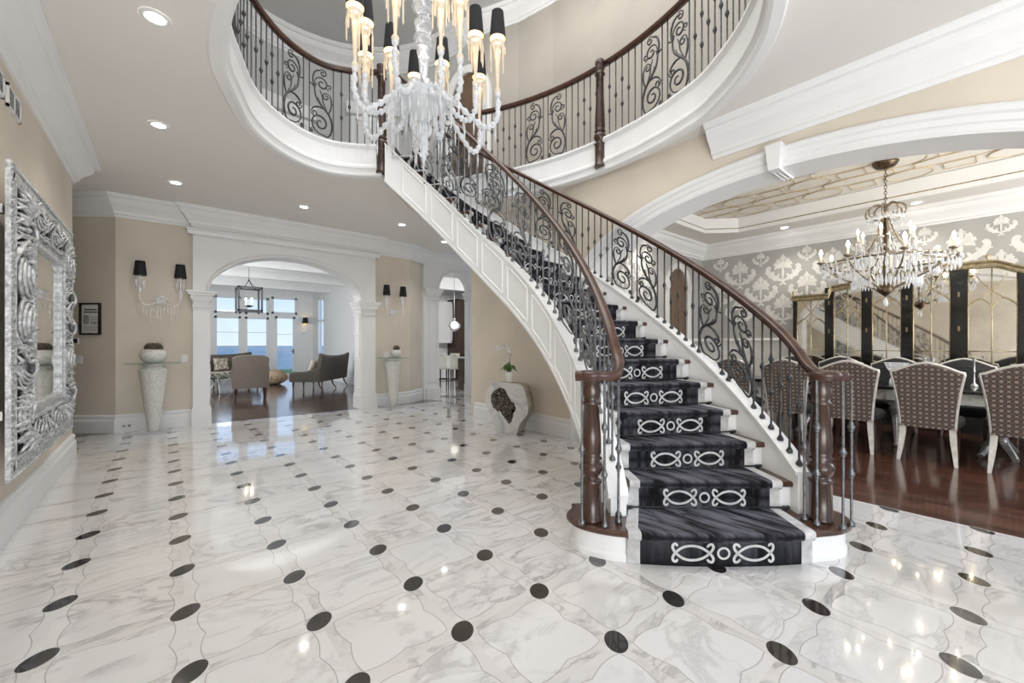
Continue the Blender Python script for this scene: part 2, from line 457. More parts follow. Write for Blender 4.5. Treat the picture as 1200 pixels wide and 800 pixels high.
# ------------------------------------------------------------------ room shell
m = MB(); m.add([(-3, -2.2, 0), (4.42, -2.2, 0), (4.42, 6.6, 0), (-3, 6.6, 0)], [(0, 1, 2, 3)])
m.add([(-3, 6.6, 0), (9.6, 6.6, 0), (9.6, 9.0, 0), (3.5, 9.0, 0), (3.5, 8.42, 0), (.2, 8.42, 0), (.2, 10, 0), (-3, 10, 0)], [(0, 1, 2, 3, 4, 5, 6, 7)])
m.add([(4.9, 9.0, 0), (9.6, 9.0, 0), (9.6, 13.7, 0), (4.9, 13.7, 0)], [(0, 1, 2, 3)])
fl = struct(m, 'floor', 'inlaid_marble', 'polished white marble floor inlaid with small black ovals and wavy joints', 'floor')
m = MB(); m.add([(4.42, -3.2, .001), (9.6, -3.2, .001), (9.6, 4.6, .001), (4.42, 4.6, .001)], [(0, 1, 2, 3)])
struct(m, 'floor_dining', 'plank_floor', 'dark red-brown plank floor of the dining room', 'floor')
m = MB(); m.add([(-3, 8.42, .002), (4.85, 8.42, .002), (4.85, 18.7, .002), (-3, 18.7, .002)], [(0, 1, 2, 3)])
struct(m, 'floor_living', 'living_plank_floor', 'dark plank floor of the sitting room beyond the wide arch', 'floor')

m = MB(); polar_slab(m, HOLE, -3, 4.3, -2.2, 9.6, CEIL)
m.add([(4.3, 6.2, CEIL), (7.5, 6.2, CEIL), (7.5, 9.6, CEIL), (4.3, 9.6, CEIL)], [(0, 1, 2, 3)])
struct(m, 'ceiling', 'warm_ceiling', 'smooth cream ceiling around the oval stairwell opening', 'ceiling')
m = MB(); polar_slab(m, HOLE, -3, 7, -2.2, 9.6, FLOOR2)
struct(m, 'floor_upper', 'tread_wood', 'upper gallery floor around the opening', 'floor')

CROWN = [(0, 0), (0, -.30), (.02, -.30), (.03, -.27), (.05, -.26), (.06, -.22), (.10, -.17), (.14, -.13), (.17, -.08), (.17, -.06), (.20, -.05), (.22, -.02), (.22, 0)]
BASE = [(0, 0), (.035, 0), (.035, .17), (.028, .185), (.02, .20), (.02, .225), (.028, .235), (.015, .26), (0, .265)]
def wall_box(m, a, b, z0, z1, th=.12):      # wall behind the line a->b (room on the right of travel)
    a, b = Vector((*a, 0)), Vector((*b, 0)); d = (b-a).normalized(); n = Vector((-d.y, d.x, 0))
    m.loft([[a+Vector((0, 0, z0)), b+Vector((0, 0, z0)), b+n*th+Vector((0, 0, z0)), a+n*th+Vector((0, 0, z0))],
            [a+Vector((0, 0, z1)), b+Vector((0, 0, z1)), b+n*th+Vector((0, 0, z1)), a+n*th+Vector((0, 0, z1))]])
def pl(pts, z=0): return [(x, y, z) for x, y in pts]
# left wall
m = MB(); wall_box(m, (-.83, -2.2), (-.83, 7.0), 0, CEIL, .3)
struct(m, 'wall_left', 'beige_plaster')
m = MB(); m.sweep(pl([(-.83, -2.2), (-.83, 7.0)]), BASE); struct(m, 'baseboard_left', 'white_trim')
m = MB(); m.sweep(pl([(-.83, -2.2), (-.83, 7.0), (-1.13, 7.0)], CEIL), CROWN); struct(m, 'trim_1', 'white_trim', 'crown moulding over the left wall')
# back wall left part
bl = [(-2.2, 9.75), (-.56, 8.45), (.34, 8.45)]
m = MB(); wall_box(m, bl[0], bl[1], 0, CEIL); wall_box(m, bl[1], bl[2], 0, CEIL)
m.box(-2.3, -1.13, 6.88, 7.0, 0, CEIL); m.box(-2.3, -2.2, 7, 9.9, 0, CEIL)
struct(m, 'wall_back', 'beige_plaster')
m = MB(); m.sweep(pl(bl), BASE); struct(m, 'baseboard_back', 'white_trim')
m = MB(); m.sweep(pl(bl+[(.34, 8.36), (3.32, 8.36), (3.32, 8.50), (4.17, 8.56), (4.67, 8.85), (6.6, 8.85)], CEIL), CROWN)
struct(m, 'trim_2', 'white_trim', 'crown moulding along the back wall and over the wide arch')
br = [(3.32, 8.50), (4.17, 8.56), (4.67, 8.92)]
m = MB(); wall_box(m, br[0], br[1], 0, CEIL); wall_box(m, br[1], br[2], 0, CEIL)
struct(m, 'wall_back_right', 'beige_plaster')
m = MB(); m.sweep(pl(br), BASE); struct(m, 'baseboard_back_right', 'white_trim')

def arch_z(x, xc, a, zs, b):
    t = (x-xc)/a
    return zs+b*sqrt(max(0, 1-t*t))
def arch_wall(m, fx, x0, x1, xa, xb, zs, b, ztop, d0, d1, n=28):
    """wall in plane, from x0..x1 with arched opening xa..xb; fx(x,d,z)->3-D"""
    xc = (xa+xb)/2; a = (xb-xa)/2
    m.prism([(x0, 0), (xa, 0), (xa, ztop), (x0, ztop)], lambda x, z, d: fx(x, d, z), d0, d1)
    m.prism([(xb, 0), (x1, 0), (x1, ztop), (xb, ztop)], lambda x, z, d: fx(x, d, z), d0, d1)
    xs = [xc-a*cos(pi*i/n) for i in range(n+1)]
    rings = []
    for x in xs:
        za = arch_z(x, xc, a, zs, b)
        rings.append([fx(x, d0, za), fx(x, d1, za), fx(x, d1, ztop), fx(x, d0, ztop)])
    m.loft(rings, True, True, False)
def arch_band(m, fx, xa, xb, zs, b, prof, zbot=None, n=36):
    """moulding swept along the arch edge; prof = (outward, proud)"""
    xc = (xa+xb)/2; a = (xb-xa)/2; rings = []
    pts = [(xc-a*cos(pi*i/n), zs+b*sin(pi*i/n)) for i in range(n+1)]
    if zbot is not None: pts = [(xa, zbot)]+pts+[(xb, zbot)]
    for i, (x, z) in enumerate(pts):
        p0, p1 = pts[max(0, i-1)], pts[min(len(pts)-1, i+1)]
        tx, tz = p1[0]-p0[0], p1[1]-p0[1]; L = sqrt(tx*tx+tz*tz); nx, nz = -tz/L, tx/L
        rings.append([fx(x+nx*o, p, z+nz*o) for o, p in prof])
    m.loft(rings, True, True, False)
CASE = [(0, -.01), (0, .03), (.015, .035), (.03, .03), (.05, .03), (.06, .04), (.10, .045), (.115, .06), (.14, .065), (.155, .05), (.16, .03), (.165, 0), (.165, -.01)]

# living room portal (white, proud of the wall)
fB = lambda x, d, z: (x, d, z)
m = MB(); arch_wall(m, fB, .34, 3.32, .56, 3.02, 2.16, .70, CEIL-.02, 8.36, 8.75)
struct(m, 'wall_portal', 'white_trim', 'white panelled portal around the wide arch to the sitting room')
m = MB(); fBp = lambda x, d, z: (x, 8.36-d, z)
arch_band(m, fBp, .56, 3.02, 2.16, .70, [(0, -.3), (0, .015), (.02, .03), (.04, .02), (.055, 0), (.055, -.01)])
struct(m, 'trim_3', 'white_trim', 'raised moulding edging the wide arch')
def capital(m, x0, x1, y0, y1, z):
    for dz0, dz1, e in ((0, .03, .02), (.03, .09, .035), (.09, .13, .065), (.13, .16, .085), (-.10, -.08, .015)):
        m.box(x0-e, x1+e, y0-e, y1+e*.2, z+dz0, z+dz1)
m = MB()
for x0, x1 in ((.34, .56), (3.02, 3.32)):
    capital(m, x0, x1, 8.33, 8.78, 2.0)
    m.box(x0-.02, x1+.02, 8.31, 8.76, 0, .27); m.box(x0-.01, x1+.01, 8.33, 8.755, .27, .30)
# jamb panels of right jamb and a keystone-less entablature
for z0, z1 in ((.42, .98), (1.03, 1.50), (1.55, 1.93)):
    for (ya, yb) in ((8.42, 8.69),):
        m.tube([(3.02, ya, z0), (3.02, yb, z0), (3.02, yb, z1), (3.02, ya, z1), (3.02, ya, z0)], .012, 4, smooth=False)
        m.tube([(.56, ya, z0), (.56, yb, z0), (.56, yb, z1), (.56, ya, z1), (.56, ya, z0)], .012, 4, smooth=False)
m.sweep(pl([(.30, 8.45), (.30, 8.33), (3.36, 8.33), (3.36, 8.5)], 3.06), [(0, 0), (.02, 0), (.03, .05), (.05, .07), (.05, .09), (0, .09)])
struct(m, 'trim_4', 'white_trim', 'capitals, bases and entablature of the wide arch')

# kitchen portal
m = MB(); arch_wall(m, fB, 4.67, 6.6, 5.08, 5.98, 2.62, .45, CEIL-.02, 8.85, 9.1)
struct(m, 'wall_kitchen_portal', 'white_trim', 'white arched portal to the kitchen')
m = MB(); arch_band(m, lambda x, d, z: (x, 8.85-d, z), 5.08, 5.98, 2.62, .45, [(0, -.2), (0, .015), (.02, .03), (.05, .02), (.06, 0)])
for x0, x1 in ((4.74, 5.08), (5.98, 6.3)):
    capital(m, x0, x1, 8.83, 9.1, 2.46); m.box(x0-.015, x1+.015, 8.80, 9.1, 0, .27)
    for z0, z1 in ((.4, 1.0), (1.06, 1.6), (1.66, 2.3)):
        a, b = x0+.06, x1-.06
        m.tube([(a, 8.845, z0), (b, 8.845, z0), (b, 8.845, z1), (a, 8.845, z1), (a, 8.845, z0)], .01, 4, smooth=False)
struct(m, 'trim_5', 'white_trim', 'capitals and panels of the kitchen arch')

# wall between hall and dining room, with the great elliptical arch
YA, YB, AZS, AB = -.93, 3.67, 1.88, 1.02
fR = lambda y, d, z: (d, y, z)
m = MB(); arch_wall(m, fR, -1.6, 6.2, YA, YB, AZS, AB, CEIL+.4, 4.3, 4.62, 40)
m.box(4.3, 4.62, -2.6, -1.6, 0, CEIL)
struct(m, 'wall_right', 'beige_plaster', 'beige wall with the great arch to the dining room')
m = MB()
BIG = [(-.002, -.33), (-.002, .03), (.02, .04), (.045, .035), (.06, .035), (.07, .05), (.11, .055), (.125, .07), (.155, .08), (.175, .065), (.185, .03), (.19, -.01)]
arch_band(m, lambda y, d, z: (4.3-d, y, z), YA, YB, AZS, AB, BIG, 0, 48)
arch_band(m, lambda y, d, z: (4.62+d, y, z), YA, YB, AZS, AB, [(0, -.01), (0, .03), (.1, .04), (.12, 0)], 0, 40)
struct(m, 'trim_6', 'white_trim', 'white moulded casing of the dining room arch')
m = MB()
m.loft([[(4.195, 1.325, 2.87), (4.195, 1.415, 2.87), (4.30, 1.415, 2.87), (4.30, 1.325, 2.87)],
        [(4.18, 1.30, 3.10), (4.18, 1.44, 3.10), (4.30, 1.44, 3.10), (4.30, 1.30, 3.10)]])
for q in range(3): m.box(4.3, 4.6, 1.33+q*.035, 1.345+q*.035, 2.875, 2.895)
struct(m, 'trim_7', 'white_trim', 'keystone at the crown of the dining room arch', bevel=.004)
m = MB(); m.sweep(pl([(4.3, 1.95), (4.3, -2.6)], CEIL), CROWN); struct(m, 'trim_8', 'white_trim', 'crown moulding above the dining room arch')
m = MB(); m.sweep(pl([(4.3, 6.2), (4.3, 3.87)]), BASE); struct(m, 'baseboard_right', 'white_trim')
m = MB(); m.box(4.3, 7.5, 6.2, 6.32, 0, CEIL); struct(m, 'wall_passage', 'beige_plaster')

# gallery fascia around the opening
nh = len(HOLE)
fpath = [Vector((p.x, p.y, 0)) for p in HOLE]
FAS = [(.0, 3.85), (-.035, 3.85), (-.035, 3.825), (-.02, 3.81), (-.005, 3.79), (-.005, 3.60), (-.02, 3.59), (-.03, 3.57), (-.03, 3.545), (-.015, 3.53), (-.005, 3.50), (-.005, 3.462), (.02, 3.45), (.09, 3.45), (.10, 3.46), (.11, 3.48), (.02, 3.48)]
m = MB(); m.sweep(fpath, [(-o, z) for o, z in FAS])
struct(m, 'trim_9', 'white_trim', 'white moulded edge of the upper gallery')

# ------------------------------------------------------------------ staircase
st = thing('staircase', 'curved white staircase with dark wood treads sweeping up to the gallery', 'staircase', W(1.25, 2.6, 0))
front = [(.36, 2.76), (.37, 2.66), (.42, 2.575), (.52, 2.51), (.65, 2.465), (.9, 2.43), (1.23, 2.415), (1.6, 2.43), (1.83, 2.465), (1.99, 2.50), (2.10, 2.57), (2.16, 2.66), (2.17, 2.76), (2.12, 2.86), (2.02, 2.93), (.56, 2.93), (.43, 2.87)]
nf_ = len(front); front = [(p[0], p[1]) for p in catmull([(x, y, 0) for x, y in front*3], 3)[nf_*3:nf_*6]]
def inset(poly, d, c=(1.26, 2.72)):
    out = []
    n = len(poly)
    for i in range(n):
        a, b = poly[i-1], poly[(i+1) % n]; tx, ty = b[0]-a[0], b[1]-a[1]; L = sqrt(tx*tx+ty*ty)
        nx, ny = -ty/L, tx/L
        if (c[0]-poly[i][0])*nx+(c[1]-poly[i][1])*ny < 0: nx, ny = -nx, -ny
        out.append((poly[i][0]+nx*d, poly[i][1]+ny*d))
    return out
m = MB(); ring = lambda pp, z: [W(u, Z, z) for u, Z in pp]
m.loft([ring(inset(front, .035), RISE-.042), ring(inset(front, .012), RISE-.04), ring(inset(front, .0), RISE-.03), ring(inset(front, 0), RISE-.012), ring(inset(front, .012), RISE)], smooth=False)
m.build('tread', 'tread_wood', st)
m = MB(); m.loft([ring(inset(front, .025), 0), ring(inset(front, .025), .03), ring(inset(front, .035), .045), ring(inset(front, .035), RISE-.04)])
m.build('riser', 'white_trim', st)
def tread_ring(k, R0, R1, front_s, back_s, z):
    a0, a1 = TH(k), TH(k+1)
    pts = []
    for j in range(5):
        R = R0+(R1-R0)*j/4; pts.append(P(a0+math.degrees(front_s/R), R, z))
    for j in range(4, -1, -1):
        R = R0+(R1-R0)*j/4; pts.append(P(a1+math.degrees(back_s/R), R, z))
    return pts
for k in range(2, 20):
    z = RISE*k; m = MB()
    m.loft([tread_ring(k, RIN(TH(k))+.05, 3.53, .012, .03, z-.038), tread_ring(k, RIN(TH(k))+.05, 3.53, 0, .03, z-.028), tread_ring(k, RIN(TH(k))+.05, 3.53, 0, .03, z-.01), tread_ring(k, RIN(TH(k))+.05, 3.53, .01, .03, z)])
    m.build('tread', 'tread_wood', st)
    m = MB()
    pts = [(P(TH(k)+math.degrees(.03/R), R, z-RISE), P(TH(k)+math.degrees(.045/R), R, z-RISE)) for R in (RIN(TH(k))+.05, 3.53)]
    q = [pts[0][0], pts[1][0], pts[1][1], pts[0][1]]
    m.loft([q, [p+Vector((0, 0, RISE-.036)) for p in q]]); m.build('riser', 'white_trim', st)
k = 20; m = MB()
pts = [(P(TH(k)+math.degrees(.03/R), R, 3.3), P(TH(k)+math.degrees(.06/R), R, 3.3)) for R in (RIN(TH(k))+.05, 3.53)]
q = [pts[0][0], pts[1][0], pts[1][1], pts[0][1]]
m.loft([q, [p+Vector((0, 0, .515)) for p in q]]); m.build('riser', 'white_trim', st)
def itop(th): return pitch(th)+.02-.17*sstep((th-28)/40)
def ibot(th): return max(0, itop(th)-.47)
ths = [-6+i*(95/60) for i in range(61)]
def string(th, Ra, Rb, zt, zb): return [P(th, Ra, zb), P(th, Rb, zb), P(th, Rb, zt), P(th, Ra, zt)]
ths_i = [t for t in ths if t > -3.5]
m = MB(); m.loft([string(t, RIN(t)-.03, RIN(t)+.07, min(itop(t), 3.87), min(ibot(t), 3.46)) for t in ths_i], smooth=False)
m.build('inner_stringer', 'white_trim', st)
# cap bead and lower bead
m = MB(); m.loft([string(t, RIN(t)-.045, RIN(t)+.085, min(itop(t), 3.87)+.02, min(itop(t), 3.87)-.005) for t in ths_i], smooth=False)
m.build('stringer_cap', 'white_trim', st)
m = MB(); m.loft([string(t, RIN(t)-.05, RIN(t)-.03, ibot(t)+.03, ibot(t)) for t in ths_i if ibot(t) > 0], smooth=False)
m.build('lower_bead', 'white_trim', st)
edges = [2, 10, 18.5, 27.5, 37, 46.5, 56, 65.5, 75, 84.5]
for a, b in zip(edges, edges[1:]):
    m = MB(); n = 8; a += 1.0; b -= 1.0
    top = [P(a+(b-a)*i/n, RIN(a+(b-a)*i/n)-.033, itop(a+(b-a)*i/n)-.055) for i in range(n+1)]
    bot = [P(a+(b-a)*i/n, RIN(a+(b-a)*i/n)-.033, max(.27, ibot(a+(b-a)*i/n)+.075)) for i in range(n+1)]
    if top[0].z-bot[0].z < .1: continue
    m.tube(top+bot[::-1]+[top[0]], .011, 4, smooth=False); m.build('panel_moulding', 'white_trim', st)
def otop(th): return pitch(th)+.09
ths_o = [t for t in ths if t > -2.2 and t < 86.5]
m = MB(); m.loft([string(t, 3.52, 3.61, min(otop(t), 3.86), max(0, min(otop(t)-.55, 3.5))) for t in ths_o], smooth=False)
m.build('outer_stringer', 'white_trim', st)
m = MB(); m.loft([string(t, 3.505, 3.625, otop(t)+.022, otop(t)) for t in ths_o if otop(t) < 3.84], smooth=False)
m.build('stringer_cap', 'white_trim', st)
m = MB(); m.loft([string(t, RIN(t)+.04, 3.55, ibot(t)+.05, ibot(t)+.03) for t in ths_i if ibot(t) > 0 and ibot(t) < 3.44], smooth=False)
m.build('soffit', 'beige_plaster', st)
for k in range(2, 19):   # rod at the foot of each riser
    m = MB(); z = RISE*(k-1)+.022; a = TH(k)
    m.tube([P(a+math.degrees(.006/R), R, z) for R in (2.42, 2.9, 3.49)], .006, 6)
    for R in (2.42, 3.49):
        m.ball(P(a+math.degrees(.006/R), R, z), .014, 6, 4)
        q = P(a+math.degrees(.01/R), R+(.02 if R < 3 else -.02), z-.008); m.box(q.x-.012, q.x+.012, q.y-.012, q.y+.012, q.z-.012, q.z+.014)
    m.build('stair_rod', 'iron', st)

# runner
def fz(u):
    best = 9
    for (a, b), (c, d_) in zip(front, front[1:]):
        if min(a, c) <= u <= max(a, c) and abs(c-a) > 1e-9: best = min(best, b+(d_-b)*(u-a)/(c-a))
    return best
def N(k, w):
    if k == 1:
        u = .685+1.10*w; Zc = fz(u)-.004
        return Vector((u, Zc)), Vector((0, 1))
    a = R_(TH(k)); R = 2.435+1.01*w
    return Vector((CU+R*cos(a), CZ+R*sin(a))), Vector((-sin(a), cos(a)))
def carpet_pt(k, w, s, z):
    p, t = N(k, w); q = p+t*s; return W(q.x, q.y, z)
m = MB()
bw = .066
cols = [0, bw/2, bw, .2, .35, .5, .65, .8, 1-bw, 1-bw/2, 1]
prof_all = []
for k in range(1, 20):
    z = RISE*k; z0 = RISE*(k-1)+(.008 if k > 1 else .001)
    for s, zz in ((.022, z0), (.022, z-.048), (-.002, z-.042), (-.009, z-.03), (-.010, z-.008), (-.004, z+.004), (.008, z+.009), (.06, z+.009)):
        prof_all.append((k, s, zz))
prof_all.append((20, .022, RISE*19+.008)); prof_all.append((20, .022, RISE*20-.03))
grid = [[carpet_pt(k, w, s, z) for w in cols] for k, s, z in prof_all]
vs = [p for r in grid for p in r]; nc = len(cols)
for part in (0, 1):
    fs = []
    for i in range(len(grid)-1):
        for j in range(nc-1):
            isb = j < 2 or j >= nc-3
            if isb == bool(part): fs.append((i*nc+j, i*nc+j+1, (i+1)*nc+j+1, (i+1)*nc+j))
    m.cur = part; m.add(vs, fs, True)
for side in (0, nc-1):     # turned-down edge
    m.cur = 1; ev = []; fs = []
    for i, (k, s, z) in enumerate(prof_all):
        p, t = N(k, cols[side]); q = p+t*(s+.012); ev += [grid[i][side], W(q.x, q.y, z-.012)]
    for i in range(len(prof_all)-1): fs.append((2*i, 2*i+1, 2*i+3, 2*i+2))
    m.add(ev, fs)
m.cur = 1
def ribbon(k, pts, wd, zc, closed=False):
    pts = [Vector(p[:2]) for p in pts]; n = len(pts); A = []; B = []
    for i, p in enumerate(pts):
        a = pts[i-1] if (i or closed) else p; b = pts[(i+1) % n] if (i < n-1 or closed) else p
        d = (b-a).normalized(); nn = Vector((-d.y, d.x))
        f = wd if closed else wd*(1 if 1 < i < n-2 else .8)
        for L, sg in ((A, 1), (B, -1)):
            q = p+nn*f*.5*sg; L.append(carpet_pt(k, .5+q.x/1.03, .0165, zc+q.y))
    fs = [(i, (i+1) % n, n+(i+1) % n, n+i) for i in range(n if closed else n-1)]
    m.add(A+B, fs)
arc = [(.094, -.026), (.083, -.036), (.070, -.038), (.064, -.026), (.072, -.010), (.095, .010), (.125, .025), (.165, .031), (.205, .024), (.235, .004), (.252, -.018), (.250, -.034), (.238, -.038), (.230, -.028)]
for k in range(1, 18):
    zc = RISE*(k-1)+.082
    ribbon(k, [(.031*cos(2*pi*i/18), .031*sin(2*pi*i/18)) for i in range(18)], .012, zc, True)
    for sx in (-1, 1):
        for sy in (-1, 1):
            ribbon(k, catmull([(sx*(x*1.16-.018), sy*y*1.35, 0) for x, y in arc], 3), .0145, zc)
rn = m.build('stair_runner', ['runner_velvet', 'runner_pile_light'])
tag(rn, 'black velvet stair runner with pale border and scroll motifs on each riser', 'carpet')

# ------------------------------------------------------------------ railings
class Rail:
    def __init__(s, base, top):
        s.b = [Vector(p) for p in base]; s.t = [Vector(p) for p in top]
        s.L = [0]
        for p, q in zip(s.b, s.b[1:]): s.L.append(s.L[-1]+(Vector((q.x, q.y))-Vector((p.x, p.y))).length)
        s.len = s.L[-1]
    def at(s, d):
        d = max(0, min(s.len, d)); i = 0
        while i < len(s.L)-2 and s.L[i+1] < d: i += 1
        f = (d-s.L[i])/max(1e-9, s.L[i+1]-s.L[i])
        return s.b[i].lerp(s.b[i+1], f), s.t[i].lerp(s.t[i+1], f)
def baluster(rl, d, parent, kn, mat):
    b, t = rl.at(d); bar(b, t, parent, kn, mat)
def bar(b, t, parent, kn, mat):
    m = MB(); h = t.z-b.z; t = Vector((b.x, b.y, t.z))
    m.lathe([(.021, b.z), (.021, b.z+.018), (.013, b.z+.032), (.0075, b.z+.04), (.0075, t.z)], (b.x, b.y, 0), 6)
    def knuckle(z):
        m.lathe([(.008, z-.032), (.013, z-.024), (.010, z-.018), (.019, z-.008), (.019, z+.008), (.010, z+.018), (.013, z+.024), (.008, z+.032)], (b.x, b.y, 0), 8)
    if kn == 1: knuckle(b.z+h*.52)
    elif kn == 2: knuckle(b.z+h*.36); knuckle(b.z+h*.68)
    m.build('baluster', mat, parent)
H_ = .84; W_ = .29
def scroll_curves():
    c = []
    big = spiral(.152, .170, .130, .022, -pi*.55, 1.6)             # big lower spiral
    c.append((list(reversed(big))+[], .0085))
    stem = catmull([(.132, .045, 0), (.06, .035, 0), (.022, .11, 0), (.018, .20, 0), (.055, .30, 0), (.125, .37, 0), (.20, .45, 0), (.225, .55, 0), (.20, .62, 0)], 5)
    c.append(([(p[0], p[1]) for p in stem], .0095))
    top = spiral(.135, .635, .092, .018, -.4, 1.45)
    c.append((top, .0075))
    crown = catmull([(.225, .55, 0), (.245, .66, 0), (.215, .755, 0), (.15, .79, 0)], 5)
    c.append(([(p[0], p[1]) for p in crown], .008)); c.append((spiral(.120, .765, .048, .012, pi*.3, 1.3, 18), .0065))
    left = catmull([(.06, .30, 0), (.028, .38, 0), (.022, .46, 0), (.04, .52, 0)], 5)
    c.append(([(p[0], p[1]) for p in left], .008)); c.append((spiral(.085, .50, .052, .012, pi*.9, -1.35, 18), .0065))
    right = catmull([(.10, .35, 0), (.17, .36, 0), (.235, .33, 0), (.262, .29, 0)], 5)
    c.append(([(p[0], p[1]) for p in right], .008)); c.append((spiral(.228, .270, .045, .011, .3, -1.3, 18), .0065))
    c.append((spiral(.050, .62, .04, .010, -pi*.5, 1.2, 16), .006))
    c.append((spiral(.262, .055, .026, .007, pi*.6, -1.3, 16), .006))
    leaf = catmull([(.07, .33, 0), (.12, .43, 0), (.13, .50, 0), (.16, .56, 0)], 4); c.append(([(p[0], p[1]) for p in leaf], .006))
    leaf = catmull([(.09, .35, 0), (.16, .42, 0), (.18, .47, 0)], 4); c.append(([(p[0], p[1]) for p in leaf], .005))
    c.append(([(.262, .03), (.285, .06)], .006)); c.append(([(.022, .11), (.0, .13)], .006)); c.append(([(.232, .58), (.29, .60)], .006)); c.append(([(.022, .42), (.0, .43)], .006))
    return c
SC = scroll_curves()
def panel(rl, d0, parent, mirror, mat, w=W_):
    m = MB()
    for pts, r in SC:
        out = []
        for x, y in pts:
            xx = (W_-x if mirror else x)*w/W_
            b, t = rl.at(d0+xx); f = .02+.96*y/H_
            out.append(b.lerp(Vector((b.x, b.y, t.z)), f))
        n = len(out)
        m.tube(out, [r*1.22*(.65+.6*sin(pi*(i+1)/(n+1))) for i in range(n)], 5, flat=.9)
    m.build('scroll_panel', mat, parent)
def fill(rl, parent, seq, mat, d=0.0, end=None):
    """seq: items 'b0','b1','b2' (baluster, spacing .095) or 'p','q' (scroll, mirrored)"""
    end = rl.len if end is None else end; i = 0
    while True:
        it = seq[i % len(seq)]; i += 1
        if it[0] == 'b':
            if d > end: break
            baluster(rl, d, parent, int(it[1]), mat); d += .095
        else:
            if d+W_ > end: break
            baluster(rl, d, parent, 0, mat); panel(rl, d, parent, it == 'q', mat); baluster(rl, d+W_, parent, 0, mat)
            d += W_+.075
def handrail(pts, parent, r=.034, mat='rail_mahogany'):
    m = MB(); prof = [(.034, 0), (.036, .012), (.028, .026), (.012, .034), (-.012, .034), (-.028, .026), (-.036, .012), (-.034, 0), (-.026, -.012), (-.03, -.026), (.03, -.026), (.026, -.012)]
    m.sweep(pts, prof, smooth=True); m.build('handrail', mat, parent)
def newel(c, z0, z1, parent, foot=True, mat='mahogany', r=.062):
    h = z1-z0; m = MB()
    pr = [(r*1.12, 0), (r*1.12, .02), (r, .03), (r, .27), (r*1.15, .285), (r*.8, .30), (r*.72, .315), (r*1.05, .34), (r*1.25, .375), (r*1.05, .41), (r*.75, .425), (r*1.12, .445), (r*.85, .46),
          (r*1.02, .49), (r*.98, .6), (r*.78, .9)]
    s = h/1.0
    top = [(r*.74, h-.16), (r*1.05, h-.15), (r*.75, h-.135), (r*.8, h-.11), (r*1.0, h-.07), (r*.8, h-.03), (r*1.0, h-.015), (r*1.0, h)]
    m.lathe([(a, z0+b*min(1, s)) for a, b in pr if b < h-.2]+[(a, z0+b) for a, b in top], (c.x, c.y, 0), 20)
    m.build('newel_post', mat, parent)
def cap_disc(c, z, parent, r=.085):
    m = MB(); m.lathe([(r*.8, z-.03), (r*.95, z-.022), (r*.9, z-.01), (r, z), (r*1.02, z+.015), (r*.9, z+.03), (r*.6, z+.036), (.001, z+.037)], (c.x, c.y, 0), 24)
    m.build('rail_cap', 'rail_mahogany', parent)

def rail_z(th): return pitch(th)+.885
ZT = 3.87
# inner stair rail
ri = thing('stair_railing', 'wrought iron railing with dark handrail on the inner, left side of the stairs', 'railing', W(.5, 2.63, RISE))
a0 = 1.0
tt = [a0+i*(88-a0)/60 for i in range(61)]
ib = [P(t, RIN(t)+.02, min(itop(t)+.02, ZT)) for t in tt]; it_ = [P(t, RIN(t)+.02, min(rail_z(t), 4.80)-.02) for t in tt]
rl = Rail(ib, it_)
hr = [W(.40, 2.615, 1.10), W(.46, 2.60, 1.10), W(.56, 2.585, 1.10), W(.64, 2.61, 1.105), W(.685, 2.68, 1.15), W(.70, 2.76, 1.21)]
hr = catmull(hr+[P(t, RIN(t)+.02, min(rail_z(t), 4.80)) for t in tt[1::3]], 4)
handrail(hr, ri); cap_disc(W(.50, 2.63), 1.10, ri, .09)
newel(W(.50, 2.63), RISE, 1.08, ri)
for (px, py, kn) in ((.43, 2.56, 1), (.56, 2.52, 2), (.66, 2.58, 1), (.685, 2.68, 2)):
    bar(W(px, py, RISE), W(px, py, 1.08), ri, kn, 'pewter_iron')
seq = ['b1', 'b2', 'b1', 'b2', 'p', 'q', 'b1', 'b2', 'b1', 'b2', 'p', 'q']
fill(rl, ri, seq, 'pewter_iron', .02, rl.len-.08)
nb = W(-1.67, 5.33)
newel(nb, 3.49, 4.86, ri); cap_disc(nb, 4.83, ri, .06)
# outer stair rail
ro = thing('stair_railing', 'wrought iron railing with dark handrail on the outer, right side of the stairs', 'railing', W(1.95, 2.61, RISE))
tt = [-1.7+i*(84+1.7)/60 for i in range(61)]
ob = [P(t, ROUT, otop(t)+.02) for t in tt]; ot = [P(t, ROUT, rail_z(t)-.02) for t in tt]
rl = Rail(ob, ot)
hr = [W(2.06, 2.575, 1.10), W(2.0, 2.575, 1.10), W(1.945, 2.585, 1.10), W(1.915, 2.63, 1.125), W(1.908, 2.70, 1.18), W(1.909, 2.78, 1.255)]
hr = catmull(hr+[P(t, ROUT, rail_z(t)) for t in tt[3::3]], 4)
handrail(hr, ro); cap_disc(W(1.96, 2.61), 1.10, ro, .09)
newel(W(1.95, 2.63), RISE, 1.08, ro)
for (px, py, kn) in ((1.84, 2.62, 1), (1.86, 2.54, 2), (1.98, 2.49, 1), (2.07, 2.54, 2)):
    bar(W(px, py, RISE), W(px, py, 1.08), ro, kn, 'pewter_iron')
seq = ['b1', 'b2', 'b1', 'b2', 'b1', 'p', 'q', 'b1', 'b2', 'b1', 'b2', 'b1', 'p', 'q']
fill(rl, ro, seq, 'iron', .075, rl.len-.1)
no = P(87, 3.60); newel(no, 3.87, 4.86, ro)
